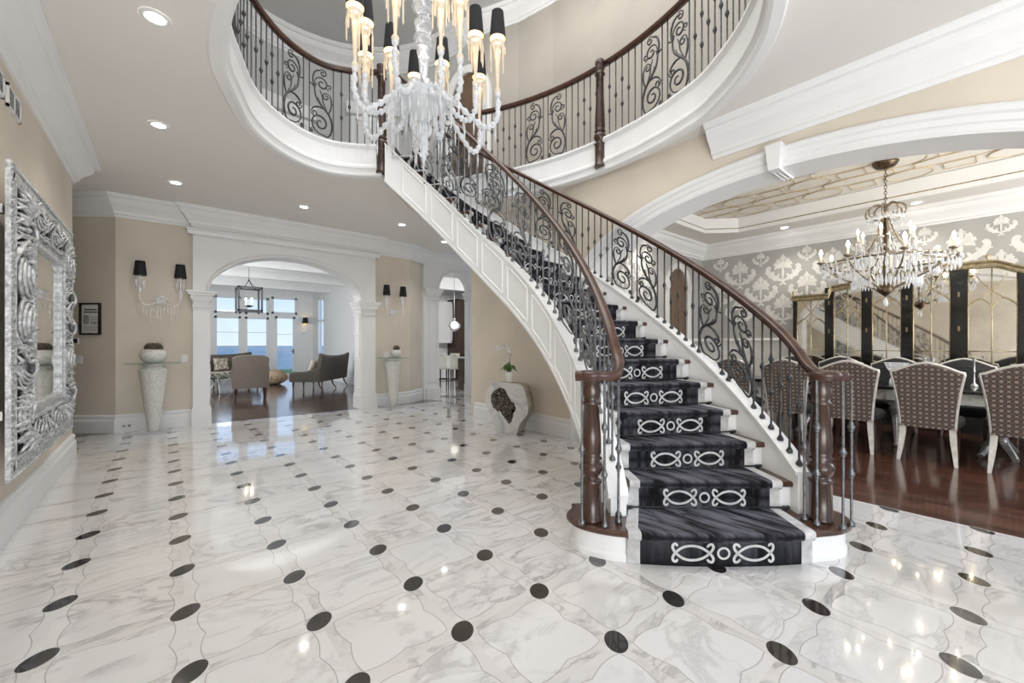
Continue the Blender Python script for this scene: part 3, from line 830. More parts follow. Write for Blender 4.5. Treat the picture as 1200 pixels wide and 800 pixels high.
# gallery rails
def gal(pts, name_label, seq, extra=(), z0=FLOOR2, flip=False):
    g = thing('gallery_railing', name_label, 'railing', (pts[0].x, pts[0].y, z0))
    rl = Rail([Vector((p.x, p.y, z0)) for p in pts], [Vector((p.x, p.y, 4.78)) for p in pts])
    handrail([Vector((p.x, p.y, 4.80)) for p in pts], g)
    fill(rl, g, seq, 'iron', .1)
    for nn in extra: newel(nn, 3.50, 4.80, g); cap_disc(nn, 4.80, g, .055)
    return g
def offs(pts, o):
    out = []
    for p in pts:
        d = (Vector((p.x, p.y, 0))-Vector((2.2, 3.5, 0))).normalized(); out.append(Vector((p.x, p.y, 0))+d*o)
    return out
lp = [p for p in reversed(catmull([(x, y, 0) for x, y in left_pts[4:]], 5))]
lp[0] = Vector((nb.x, nb.y, 0))
gal(offs(lp, .04), 'left gallery railing curving round the stairwell to the upper newel post', ['b0', 'b1', 'b2', 'b1', 'b2', 'p', 'q', 'b1', 'b2', 'b1', 'b2', 'b1'])
th0 = 40.9; mid = P(th0, 3.63)
gal([P(th0-i, 3.69) for i in range(0, 21, 2)]+offs(catmull([P(20, 3.65), (3.80, 1.70, 0), (3.50, 1.345, 0), (3.09, 1.05, 0), (2.5, .86, 0)], 5)[1:], .04),
    'right gallery railing on the camera side of the hanging newel post', ['b2', 'b1', 'b2', 'b1', 'b0', 'p', 'q', 'b1', 'b2', 'b1', 'b2', 'b1'], (mid,))
gal([P(th0+i, 3.69) for i in range(0, 45, 2)], 'right gallery railing running behind the stairs to the landing', ['b2', 'b1', 'b2', 'b1', 'b0', 'p', 'q', 'b1', 'b2', 'b1', 'b2', 'b1'])

# ------------------------------------------------------------------ upper storey
UC = Vector((2.02, 6.68)); UR = 2.45; UTOP = 7.4
arcp = [(UC.x+UR*cos(R_(a)), UC.y+UR*sin(R_(a))) for a in range(200, -5, -8)]
m = MB()
path = arcp
for a, b in zip(path, path[1:]): wall_box(m, a, b, FLOOR2, UTOP, .1)
wall_box(m, (-1.2, -2.2), arcp[0], FLOOR2, UTOP, .1)
struct(m, 'wall_upper_back', 'shade_tinted_plaster')
rp = [arcp[-1], (4.62, 6.25), (4.9, 5.7), (5.08, 5.0), (5.15, 4.2), (5.15, -2.2)]
m = MB()
for a, b in zip(rp, rp[1:]): wall_box(m, a, b, FLOOR2, UTOP, .1)
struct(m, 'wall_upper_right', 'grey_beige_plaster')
m = MB(); m.add([(-3, -2.2, UTOP), (7, -2.2, UTOP), (7, 9.6, UTOP), (-3, 9.6, UTOP)], [(0, 1, 2, 3)]); struct(m, 'ceiling_upper', 'shade_tinted_plaster')
m = MB(); m.sweep(pl(arcp, UTOP), [(a*1.5, b*1.2) for a, b in CROWN]); m.sweep(pl(rp, UTOP), CROWN); struct(m, 'trim_10', 'white_trim', 'crown moulding under the high ceiling')
m = MB(); m.sweep(pl(arcp+rp[1:], FLOOR2), BASE)
# white door casings and wainscot on the curved wall
for a0_, a1_, zt in ((172, 150, 6.05), (140, 120, 6.35), (104, 84, 6.05), (66, 44, 6.35)):
    aa = [a0_+(a1_-a0_)*i/4 for i in range(5)]
    pp = lambda a, R, z: (UC.x+R*cos(R_(a)), UC.y+R*sin(R_(a)), z)
    m.loft([[pp(a, UR-.01, FLOOR2), pp(a, UR-.06, FLOOR2), pp(a, UR-.06, zt-.25), pp(a, UR-.01, zt-.25)] for a in aa])
    m.loft([[pp(a, UR-.0, zt-.25), pp(a, UR-.12, zt-.22), pp(a, UR-.16, zt), pp(a, UR, zt)] for a in [a0_+2]+aa+[a1_-2]])
    for q0, q1 in ((.1, .45), (.55, .9)):
        b0, b1 = a0_+(a1_-a0_)*q0, a0_+(a1_-a0_)*q1
        for z0, z1 in ((4.1, 4.8), (4.9, zt-.35)):
            m.tube([pp(b0, UR-.062, z0), pp(b1, UR-.062, z0), pp(b1, UR-.062, z1), pp(b0, UR-.062, z1), pp(b0, UR-.062, z0)], .015, 4, smooth=False)
struct(m, 'trim_11', 'white_trim', 'white casings and wainscot of the upper hall')
# arched doorway on the straight bit
A = Vector((arcp[-1][0], arcp[-1][1], 0)); B = Vector((4.62, 6.25, 0)); d = (B-A).normalized(); nrm = Vector((d.y, -d.x, 0))
A2 = A-d*.45
fD = lambda x, pz, z: tuple(A2+d*x+nrm*pz+Vector((0, 0, z)))
m = MB(); arch_band(m, fD, .1, .85, 5.95, .5, [(0, 0), (0, .1), (.05, .11), (.13, .12), (.15, .09), (.15, 0)], FLOOR2, 20)
struct(m, 'trim_12', 'white_trim', 'white casing of the arched upper doorway')
m = MB(); m.prism([(.1, FLOOR2), (.85, FLOOR2)]+[(.475+.375*cos(pi*i/14), 5.95+.5*sin(pi*i/14)) for i in range(15)], lambda x, z, dd: fD(x, dd, z), .0, .055)
struct(m, 'door_1', 'dark_hall', 'dark arched doorway off the upper landing', 'door')
m = MB(); sdp = Vector((2.7, 5.9, UTOP)); m.lathe([(.001, UTOP-.05), (.06, UTOP-.05), (.08, UTOP-.03), (.085, UTOP-.002)], (2.45, 6.3, 0), 16)
tag(m.build('smoke_detector', 'plastic_white'), 'round white detector on the high grey ceiling behind the crystal chandelier', 'smoke detector')
# ------------------------------------------------------------------ hall furnishings
# big carved mirror on the left wall (plane X = -.66 front)
def big_mirror():
    y0, y1, z0, z1 = 3.615, 5.66, .52, 2.345; SW, TW = .58, .38
    t = thing('carved_mirror', 'huge silver carved scrollwork mirror hanging on the left wall', 'mirror', (-.80, (y0+y1)/2, z0))
    f = lambda y, z, d: (-.672-d, y, z)
    def border(m, ay, az, by, bz, x0, x1):
        for (p0, p1, q0, q1) in ((y0+ay, y0+by, z0+az, z1-az), (y1-by, y1-ay, z0+az, z1-az), (y0+by, y1-by, z0+az, z0+bz), (y0+by, y1-by, z1-bz, z1-az)):
            m.box(x0, x1, p0, p1, q0, q1)
    m = MB()
    border(m, 0, 0, .025, .025, -.69, -.668); border(m, .025, .025, .04, .04, -.695, -.676); border(m, .10, .10, .12, .12, -.695, -.666)
    border(m, .04, .04, .10, .10, -.695, -.684)
    n = 34
    for side in (0, 1):
        for i in range(n):
            z = z0+.07+(z1-z0-.14)*i/(n-1); y = (y0+.07) if side == 0 else (y1-.07)
            m.obox((-.680, y, z), (.012, 0, 0), (0, .022, .010), (0, -.006, .014))
            y = y0+.07+(y1-y0-.14)*i/(n-1); z = (z0+.07) if side == 0 else (z1-.07)
            m.obox((-.680, y, z), (.012, 0, 0), (0, .010, .022), (0, .014, -.006))
    for side in (0, 1):
        for i in range(60):
            m.ball((-.668, (y0+.014) if side == 0 else (y1-.012), z0+.01+(z1-z0-.02)*i/59), .008, 5, 3)
            m.ball((-.668, y0+.01+(y1-y0-.02)*i/59, (z0+.014) if side == 0 else (z1-.014)), .008, 5, 3)
    m.build('outer_frame', 'carved_silver', t)
    m = MB()
    border(m, SW-.13, TW-.09, SW-.11, TW-.07, -.70, -.655); border(m, SW-.11, TW-.07, SW-.03, TW-.03, -.70, -.672); border(m, SW-.03, TW-.03, SW, TW, -.70, -.66)
    m.build('inner_frame', 'carved_silver', t)
    m = MB()
    def scroll(cy, cz, s, fl=1, rot=0):
        def tr(x, y):
            c, q = cos(rot), sin(rot); x *= fl
            return (cy+(x*c-y*q)*s, cz+(x*q+y*c)*s)
        for j in range(4):            # parallel strands of one C scroll with a sweeping tail
            ra = .150-.031*j
            pts = spiral(0, 0, ra, ra*.62, -pi*.5, .86, 22)
            tail = catmull([(0, -ra, 0), (-ra*.8, -ra*.98, 0), (-.16-.006*j, -.155-.012*j, 0), (-.185+.014*j, -.235-.006*j, 0)], 5)
            full = [(p[0], p[1]) for p in reversed(tail)]+pts
            L = len(full)
            m.tube([f(*tr(*p), .012-(.020+.014*j)*sin(pi*i/L)) for i, p in enumerate(full)], [.0115*s*(.45+.65*sin(pi*(i+1)/(L+1))) for i in range(L)], 5)
        m.tube([f(*tr(.05*cos(a_), .05*sin(a_)), 0) for a_ in [pi*2*q/14 for q in range(15)]], .010*s, 5)
        m.tube([f(*tr(.028*cos(a_), .028*sin(a_)), .0) for a_ in [pi*2*q/10 for q in range(11)]], .009*s, 5)
        for k in range(6):
            a = pi*(.42+.16*k)
            m.tube([f(*tr(.148*cos(a), .148*sin(a)), .01), f(*tr(.180*cos(a+.14), .180*sin(a+.14)), -.030), f(*tr(.205*cos(a+.36), .205*sin(a+.36)), .010)], [.010*s, .013*s, .004], 5)
    n = 5; mid = .285
    for side in (0, 1):
        y = y0+mid if side == 0 else y1-mid
        for i in range(n):
            z = z0+.34+(z1-z0-.68)*i/(n-1); up = 1 if i >= n/2 else -1
            scroll(y, z, .98, (1 if side == 0 else -1)*(1 if i % 2 == 0 else -1), 0 if up > 0 else pi)
        z = z0+.20 if side == 0 else z1-.20
        for i in range(4):
            yy = y0+.62+(y1-y0-1.24)*i/3
            scroll(yy, z, .62, 1 if i % 2 else -1, pi/2 if side else -pi/2)
    for yy in (y0+.2, y1-.2):
        for zz in (z0+.2, z1-.2):
            s1 = 1 if yy < (y0+y1)/2 else -1; s2 = 1 if zz < (z0+z1)/2 else -1
            for k in range(13):
                a = (pi/4)+(k-6)*.19
                dy, dz = -cos(a)*s1, -sin(a)*s2; L = .17 if k % 2 else .13
                c0, c1 = yy+.20*s1, zz+.16*s2
                m.tube([f(c0+dy*.10, c1+dz*.10, .012), f(c0+dy*(.16+L*.3), c1+dz*(.16+L*.3), -.034), f(c0+dy*(.14+L), c1+dz*(.12+L), .006)], [.010, .018, .006], 6)
    m.build('scrollwork', 'carved_silver', t)
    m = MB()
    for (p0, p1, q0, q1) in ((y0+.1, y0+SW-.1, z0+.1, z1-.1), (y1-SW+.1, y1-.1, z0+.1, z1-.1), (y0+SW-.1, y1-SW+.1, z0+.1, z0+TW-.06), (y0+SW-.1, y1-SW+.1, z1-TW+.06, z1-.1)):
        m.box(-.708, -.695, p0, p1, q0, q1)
    m.build('backing', 'gap_shade_backing', t)
    m = MB(); m.box(-.70, -.685, y0+SW-.01, y1-SW+.01, z0+TW-.01, z1-TW+.01); m.build('mirror_glass', 'mirror_silver', t)
    m = MB()
    for z in (z0+.35, z1-.30):
        for y in (y0+.03, y1-.12): m.box(-.83, -.705, y, y+.05, z, z+.05)
    m.build('wall_bracket', 'silver_leaf', t)
big_mirror()

def grille(y0, y1, z0, z1, label):
    t = thing('air_vent', label, 'vent', (-.83, (y0+y1)/2, z0), group=None)
    m = MB()
    for a in ((y0, y0+.02, z0, z1), (y1-.02, y1, z0, z1), (y0, y1, z0, z0+.02), (y0, y1, z1-.02, z1), ((y0+y1)/2-.008, (y0+y1)/2+.008, z0, z1)):
        m.box(-.83, -.815, *a)
    m.build('frame', 'plastic_white', t)
    m = MB(); n = 12
    for i in range(n):
        z = z0+.025+(z1-z0-.05)*i/n; m.add([(-.829, y0+.02, z), (-.829, y1-.02, z), (-.818, y1-.02, z+.009), (-.818, y0+.02, z+.009)], [(0, 1, 2, 3)])
    m.build('louvres', 'print_grey', t)
grille(4.36, 4.68, 2.92, 3.08, 'right one of the two white air vents high on the left wall')
grille(3.95, 4.27, 2.92, 3.08, 'air vent high on the left wall at the very edge of the view')

# framed notice, keypad, switches on the diagonal / back walls
dg = Vector((.784, -.621, 0)); dn = Vector((-.621, -.784, 0)); K0 = Vector((-.56, 8.45, 0))
def on_diag(s, p, z): return tuple(K0-dg*s+dn*p+Vector((0, 0, z)))
def dbox(m, s0, s1, p0, p1, z0, z1):
    c = K0-dg*(s0+s1)/2+dn*(p0+p1)/2+Vector((0, 0, (z0+z1)/2)); m.obox(c, dg*(s1-s0)/2, dn*(p1-p0)/2, (0, 0, (z1-z0)/2))
t = thing('picture_frame', 'small black framed newspaper page hanging left of the wall sconce', 'picture', on_diag(.33, .0, 1.45))
m = MB()
for a in ((.20, .225, 1.44, 1.91), (.475, .50, 1.44, 1.91), (.225, .475, 1.44, 1.465), (.225, .475, 1.885, 1.91)): dbox(m, a[0], a[1], .002, .03, a[2], a[3])
m.build('frame', 'black_lacquer', t)
m = MB(); dbox(m, .225, .475, .004, .012, 1.465, 1.885); m.build('page', 'paper', t)
m = MB()
for i, (a, b, z, h) in enumerate(((.26, .44, 1.80, .02), (.25, .45, 1.765, .018), (.25, .36, 1.64, .004), (.25, .36, 1.66, .004), (.25, .36, 1.68, .004), (.25, .36, 1.70, .004), (.25, .45, 1.55, .004), (.25, .45, 1.57, .004), (.25, .45, 1.53, .004), (.25, .45, 1.51, .004))):
    dbox(m, a, b, .012, .0135, z, z+h)
m.build('headline', 'print_ink', t)
m = MB(); dbox(m, .25, .34, .0120, .0138, 1.60, 1.74) if False else dbox(m, .255, .345, .012, .0138, 1.60, 1.63); dbox(m, .37, .45, .012, .0136, 1.60, 1.73); m.build('printed_photo', 'print_grey', t)
def txt(name, body, size, loc, rot, mat, parent=None, ext=.001):
    cu = bpy.data.curves.new(name, 'FONT'); cu.body = body; cu.size = size; cu.extrude = ext; cu.align_x = 'CENTER'
    o = bpy.data.objects.new(name, cu); COL.objects.link(o); o.location = loc; o.rotation_euler = rot
    dg_ = bpy.context.evaluated_depsgraph_get(); me = bpy.data.meshes.new_from_object(o.evaluated_get(dg_))
    bpy.data.objects.remove(o); o = bpy.data.objects.new(name, me); COL.objects.link(o)
    me.materials.clear(); me.materials.append(MATS[mat]); WORLD[o.name] = Vector((0, 0, 0))
    o.location = Vector(loc)-(WORLD[parent.name] if parent else Vector((0, 0, 0))); o.rotation_euler = rot
    if parent: o.parent = parent
    return o
t = thing('keypad', 'small black alarm keypad above a white switch left of the framed page', 'keypad', on_diag(.60, 0, 1.30))
m = MB(); dbox(m, .52, .66, .001, .02, 1.31, 1.395); m.build('housing', 'plastic_white', t)
m = MB(); dbox(m, .53, .65, .02, .023, 1.32, 1.385); m.build('screen', 'black_plastic', t)
t = thing('light_switch', 'wide white switch plate below the black keypad', 'switch', on_diag(.60, 0, 1.02))
m = MB(); dbox(m, .47, .64, .001, .008, 1.02, 1.14); m.build('plate', 'plastic_white', t)
for i in range(3):
    m = MB(); dbox(m, .487+i*.05, .515+i*.05, .008, .013, 1.05, 1.11); m.build('rocker', 'plastic_white', t)
t = thing('light_switch', 'single white switch plate right of the left pedestal', 'switch', (.24, 8.45, 1.02))
m = MB(); m.box(.20, .28, 8.442, 8.449, 1.02, 1.14); m.build('plate', 'plastic_white', t)
m = MB(); m.box(.225, .255, 8.436, 8.442, 1.05, 1.11); m.build('rocker', 'plastic_white', t)
t = thing('wall_outlet', 'white power outlet in the baseboard left of the left pedestal', 'outlet', (-.45, 8.41, .06))
m = MB(); m.box(-.50, -.38, 8.405, 8.413, .06, .13); m.build('plate', 'plastic_white', t)
m = MB()
for q in (-.47, -.41): m.box(q-.015, q+.015, 8.402, 8.405, .08, .11)
m.build('sockets', 'print_grey', t)

# sconces
def shade(m_out, m_in, c, h=.21, r0=.075, r1=.055):
    c = Vector(c)
    m_out.lathe([(r0, c.z), (r1, c.z+h)], (c.x, c.y, 0), 16, cap=False)
    m_in.lathe([(r0-.004, c.z+.001), (r1-.004, c.z+h-.001)], (c.x, c.y, 0), 16, cap=False)
def sconce(x, y, label, sp=.235, ang=0, s=1.0):
    t = thing('wall_sconce', label, 'sconce', (x, y, 1.95))
    ca, sa = cos(ang), sin(ang)
    f = lambda a, o, z: (x+a*ca*s+o*sa*s, y+a*sa*s-o*ca*s, 1.95+(z-1.95)*s)
    m = MB(); m.lathe([(.055, 0), (.06, .01), (.05, .02), (.02, .03)], (0, 0, 0), 14)
    m.v = [Vector(f(v.x, v.z+.002, 1.98+v.y)) for v in m.v]; m.build('back_plate', 'crystal_clear', t)
    m = MB()
    for a in (-1, 1):
        pts = catmull([f(0, .03, 1.98), f(.06*a, .10, 1.93), f(.17*a, .13, 1.90), f(sp*a, .13, 1.98), f(sp*a, .13, 2.10)], 7)
        m.tube(pts, [.010+.003*sin(i*1.9) for i in range(len(pts))], 7)
    m.build('glass_arm', 'crystal_clear', t)
    for a in (-1, 1):
        o1, o2 = MB(), MB(); c = f(sp*a, .13, 2.33); shade(o1, o2, c, .215*s, .078*s, .058*s)
        so = o1.build('lamp_shade', 'black_shade', t); li = o2.build('shade_lining', 'shade_lining_unlit', so)
        m = MB(); m.lathe([(.010, 2.08), (.026, 2.10), (.02, 2.13), (.008, 2.16), (.010, 2.24), (.040, 2.30), (.045, 2.315), (.008, 2.32), (.008, 2.40)], (0, 0, 0), 12)
        c = f(sp*a, .13, 0); m.v = [Vector((v.x*s+c[0], v.y*s+c[1], 1.95+(v.z-1.95)*s)) for v in m.v]; m.build('candle_tube', 'crystal_clear', t)
    m = MB()
    def drop(a, o, z, L):
        c = f(a, o, z); m.lathe([(.0015, c[2]), (.0015, c[2]-.015), (.007, c[2]-.02-L*.35), (.005, c[2]-L*.8), (.0005, c[2]-L)], (c[0], c[1], 0), 6)
    for a in (-1, 1):
        for i in range(8): drop(sp*a+.05*cos(i*pi/4), .13+.05*sin(i*pi/4), 2.30, .13+.05*(i % 2))
    for i in range(11):
        xx = -.20+.04*i; drop(xx, .11+.02*(i % 2), 1.90-.02*abs(i-5)/5, .12+.07*((i*7) % 3))
    m.build('crystal_drops', 'crystal_clear', t)
    m = MB()
    for i in range(7):
        a = pi*(i+.5)/7; pts = [f(0, .04, 1.98), f(.07*cos(a), .07, 1.98+.07*sin(a)), f(.13*cos(a), .05, 1.96+.09*sin(a))]
        m.tube(pts, [.012, .02, .003], 6, flat=.4)
    m.build('glass_leaves', 'crystal', t)
sconce(-.05, 8.45, 'crystal wall sconce with two black shades above the left pedestal')
sconce(3.75, 8.53, 'crystal wall sconce with two black shades right of the wide arch', ang=.07, sp=.19)

def pedestal(x, y, label):
    t = thing('pedestal_table', label, 'pedestal', (x, y, 0))
    m = MB(); m.lathe([(.20, 0), (.205, .012), (.20, .022), (.10, .03)], (x, y, 0), 28); m.build('base', 'crystal_clear', t)
    m = MB(); m.lathe([(.06, .03), (.065, .05), (.075, .10), (.155, .82), (.168, .90), (.165, .935), (.12, .97), (.10, .985), (.14, 1.0), (.15, 1.01)], (x, y, 0), 24); m.build('column', 'pearl_mosaic', t)
    m = MB(); m.lathe([(.32, 1.012), (.33, 1.016), (.33, 1.026), (.32, 1.03)], (x, y, 0), 40); m.build('glass_top', 'table_glass', t)
pedestal(-.13, 8.08, 'pearly tapered pedestal with round glass top at the left wall')
pedestal(3.62, 8.17, 'pearly tapered pedestal with round glass top right of the wide arch')
t = thing('urn', 'round pearly bowl with dark beaded ball on the left pedestal', 'urn', (-.13, 8.08, 1.03))
m = MB(); m.lathe([(.07, 1.031), (.10, 1.04), (.155, 1.10), (.165, 1.15), (.14, 1.21), (.09, 1.235), (.085, 1.23)], (-.13, 8.08, 0), 24); m.build('bowl', 'pearl_mosaic', t)
m = MB(); m.lathe([(.001, 1.19), (.08, 1.2), (.10, 1.25), (.095, 1.285), (.06, 1.315), (.001, 1.325)], (-.13, 8.08, 0), 16)
for i in range(40):
    a = i*2.4; z = 1.235+.08*(i/40); r = .1*sqrt(max(.05, 1-((z-1.25)/.08)**2)); m.ball((-.13+r*cos(a), 8.08+r*sin(a), z), .013, 5, 4)
m.build('beaded_ball', 'dark_bead', t)
t = thing('vase', 'small round white vase with dark ball on the right pedestal', 'vase', (3.68, 8.15, 1.03))
m = MB(); m.lathe([(.05, 1.031), (.09, 1.06), (.115, 1.11), (.10, 1.17), (.06, 1.19)], (3.68, 8.15, 0), 20); m.build('body', 'pearl_mosaic', t)
m = MB(); m.ball((3.68, 8.15, 1.225), .07, 12, 8, .85); m.build('ball', 'dark_bead', t)
t = thing('candle_box', 'small square white box beside the vase on the right pedestal', 'box', (3.46, 8.2, 1.03))
m = MB(); m.bbox(3.40, 3.53, 8.13, 8.25, 1.031, 1.13); m.build('box', 'pearl_mosaic', t)
m = MB(); m.bbox(3.395, 3.535, 8.125, 8.255, 1.13, 1.15, .005); m.build('lid', 'white_ceramic', t)

# geode side table with orchid
GC = Vector((3.86, 4.72, 0)); al = R_(22)
gx = Vector((C_*cos(al)-S_*sin(al), -S_*cos(al)-C_*sin(al), 0)); gy = Vector((S_*cos(al)+C_*sin(al), C_*cos(al)-S_*sin(al), 0))
t = thing('geode_table', 'polished white agate geode table with dark crystal cavity, under the stairs', 'side table', (GC.x, GC.y, 0))
f = lambda x, z, d: tuple(GC+gx*x+gy*(d)+Vector((0, 0, z)))
outl = [(-.17, 0), (.12, 0), (.16, .10), (.22, .20), (.30, .30), (.31, .42), (.27, .58), (.21, .71), (.05, .735), (-.17, .745), (-.28, .70), (-.36, .58), (-.37, .44), (-.31, .30), (-.25, .15)]
outl = [(p[0], p[1]) for p in catmull([(x, z, 0) for x, z in outl]+[(outl[0][0], 0, 0)], 3)[:-1]]
cav = [(-.24, .60), (-.16, .655), (-.06, .65), (-.02, .58), (.03, .50), (.10, .43), (.12, .36), (.09, .31), (.06, .20), (.02, .14), (-.05, .21), (-.12, .30), (-.20, .33), (-.26, .40), (-.28, .52)]
cav = [(p[0], p[1]) for p in catmull([(x, z, 0) for x, z in cav]+[(cav[0][0], cav[0][1], 0)], 3)[:-1]]
cav = [(x+.008*sin(i*2.3), z+.008*cos(i*1.7)) for i, (x, z) in enumerate(cav)]
def polar(poly, c, a):
    best = None
    for i in range(len(poly)):
        (x1, y1), (x2, y2) = poly[i-1], poly[i]; dx, dy = cos(a), sin(a); ex, ey = x2-x1, y2-y1
        den = dx*ey-dy*ex
        if abs(den) < 1e-9: continue
        tt_ = ((x1-c[0])*ey-(y1-c[1])*ex)/den; uu = ((x1-c[0])*dy-(y1-c[1])*dx)/den
        if tt_ > 0 and -1e-6 <= uu <= 1+1e-6 and (best is None or tt_ < best): best = tt_
    return (c[0]+best*cos(a), c[1]+best*sin(a))
cc = (-.06, .42); ang = [2*pi*i/72 for i in range(72)]
O_ = [polar(outl, cc, a) for a in ang]; I_ = [polar(cav, cc, a) for a in ang]
m = MB(); m.loft([[f(*p, .0) for p in I_], [f(*p, .0) for p in O_]], False, False, False); m.build('polished_face', 'geode_agate', t)
m = MB()
shr = lambda p, s: (-.03+(p[0]+.03)*s, .38+(p[1]-.38)*s if s != 1 else p[1])
m.loft([[f(*p, .0005) for p in O_], [f(p[0]*1.015+.005, p[1], .06) for p in O_], [f(p[0]*.98+.02, p[1]*.995, .22) for p in O_], [f(p[0]*.85+.02, min(p[1], .72)*.98, .33) for p in O_]], False, True, True)
m.build('rough_body', 'geode_rind', t)
m = MB(); rr = [[f(*p, .0) for p in I_]]
for s_, d_ in ((.93, .03), (.75, .07), (.5, .09), (.25, .10), (.02, .09)):
    rr.append([f(cc[0]+(p[0]-cc[0])*s_+.012*sin(i*1.9+d_*90), cc[1]+(p[1]-cc[1])*s_+.012*cos(i*2.7), d_+.018*sin(i*3.1+d_*60)) for i, p in enumerate(I_)])
m.loft(rr, False, True, False)
for i in range(60):
    a = i*2.4; r_ = .13*sqrt(i/60); c = Vector(f(cc[0]+r_*cos(a), cc[1]+r_*sin(a)*1.1, .055)); m.ball(c, .018+.008*(i % 3), 5, 3)
m.build('crystal_cavity', 'geode_crystal', t)
oc = Vector(f(-.03, .73, .10)); OC = (oc.x, oc.y)
t = thing('orchid', 'white orchid in a small white pot standing on the geode table', 'plant', (oc.x, oc.y, .745))
m = MB(); m.lathe([(.045, .742), (.048, .75), (.065, .885), (.067, .895), (.058, .895), (.055, .87)], (oc.x, oc.y, 0), 20); m.build('pot', 'white_ceramic', t)
m = MB(); m.lathe([(.001, .872), (.054, .872), (.054, .86)], (oc.x, oc.y, 0), 12, cap=False); m.build('soil', 'soil', t)
for i, (a, L, h) in enumerate(((.2, .15, .12), (2.2, .14, .10), (3.6, .16, .13), (5.2, .13, .09), (1.2, .10, .16), (4.4, .10, .15))):
    m = MB(); pts = [oc+Vector((0, 0, .13)), oc+Vector((L*.45*cos(a), L*.45*sin(a), .13+h)), oc+Vector((L*cos(a), L*sin(a), .13+h*.5))]
    pp = catmull(pts, 6); m.tube(pp, [.006+.03*sin(pi*(j+.5)/(len(pp))) for j in range(len(pp))], 8, flat=.22); m.build('leaf', 'leaf_green', t)
st1 = catmull([oc+Vector((0, 0, .12)), oc+Vector((.01, -.01, .32)), oc+gx*.03+Vector((0, 0, .47)), oc-gx*.05+Vector((0, 0, .56)), oc-gx*.19+Vector((0, 0, .53))], 6)
m = MB(); m.tube(st1, .0045, 5); m.build('stem', 'stem_green', t)
for j, (i, o) in enumerate(((14, 0), (16, .02), (18, 0), (20, .015), (22, 0), (24, .0))):
    c = st1[min(i, len(st1)-1)]+Vector((0, 0, -.02))-gy*.02; m = MB()
    for k in range(5):
        a = 2*pi*k/5+pi/2+.2*j; d_ = gx*cos(a)+Vector((0, 0, 1))*sin(a)
        m.tube([c, c+d_*.026-gy*.006, c+d_*.052], [.005, .026, .005], 6, flat=.35)
    m.ball(c-gy*.008, .007, 5, 4); m.build('flower', 'petal', t)

# recessed lights
def downlight(x, y, z, label, grp):
    t = thing('recessed_light', label, 'ceiling light', (x, y, z), group=None)
    m = MB(); m.lathe([(.055, z-.002), (.058, z-.010), (.075, z-.008), (.085, z-.001)], (x, y, 0), 24, cap=False); m.build('trim_ring', 'plastic_white', t)
    m = MB(); m.lathe([(.001, z-.006), (.057, z-.006), (.056, z-.001)], (x, y, 0), 24, cap=False); m.build('lens', 'downlight_glow', t)
for x, y, l in ((-.05, 3.652, 'recessed ceiling light nearest the camera at the left wall'), (-.048, 5.418, 'second recessed ceiling light along the left wall'), (.11, 7.2, 'recessed ceiling light above the left pedestal area'),
                (1.69, 7.17, 'recessed ceiling light in front of the wide arch'), (3.31, 7.1, 'recessed ceiling light near the second sconce, just under the stringer'), (4.55, 7.7, 'small recessed ceiling light before the kitchen arch')):
    downlight(x, y, CEIL, l, '')

# ------------------------------------------------------------------ crystal chandelier
HX, HY = 1.71, 3.24
ch = thing('crystal_chandelier', 'large clear crystal chandelier with twelve black shades hanging in the stairwell', 'chandelier', (HX, HY, 3.2))
sh = [(1.149, 3.31), (1.27, 3.42), (1.416, 3.80), (1.577, 3.60), (1.90, 3.78), (2.015, 3.45), (2.40, 3.387), (2.05, 2.95), (2.22, 2.86), (1.612, 2.78), (1.733, 2.70), (1.30, 2.90)]
m = MB()
m.lathe([(.001, 3.20), (.04, 3.22), (.10, 3.28), (.17, 3.34), (.25, 3.40), (.17, 3.44), (.07, 3.45), (.05, 3.50), (.09, 3.53), (.05, 3.56), (.03, 3.58)], (HX, HY, 0), 20)
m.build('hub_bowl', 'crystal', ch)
m = MB()
m.lathe([(.028, 3.56), (.045, 3.75), (.075, 3.90), (.09, 3.93), (.03, 3.97), (.07, 4.00), (.085, 4.05), (.05, 4.12), (.03, 4.14), (.10, 4.19), (.09, 4.24), (.03, 4.28), (.05, 4.5), (.08, 4.7), (.03, 4.75)], (HX, HY, 0), 20)
m.build('central_column', 'crystal_clear', ch)
m = MB(); m.tube([(HX, HY, 4.7), (HX, HY, UTOP-.01)], .008, 6); m.lathe([(.09, UTOP-.005), (.08, UTOP-.04), (.02, UTOP-.07)], (HX, HY, 0), 16); m.build('hanging_rod', 'silver_leaf', ch)
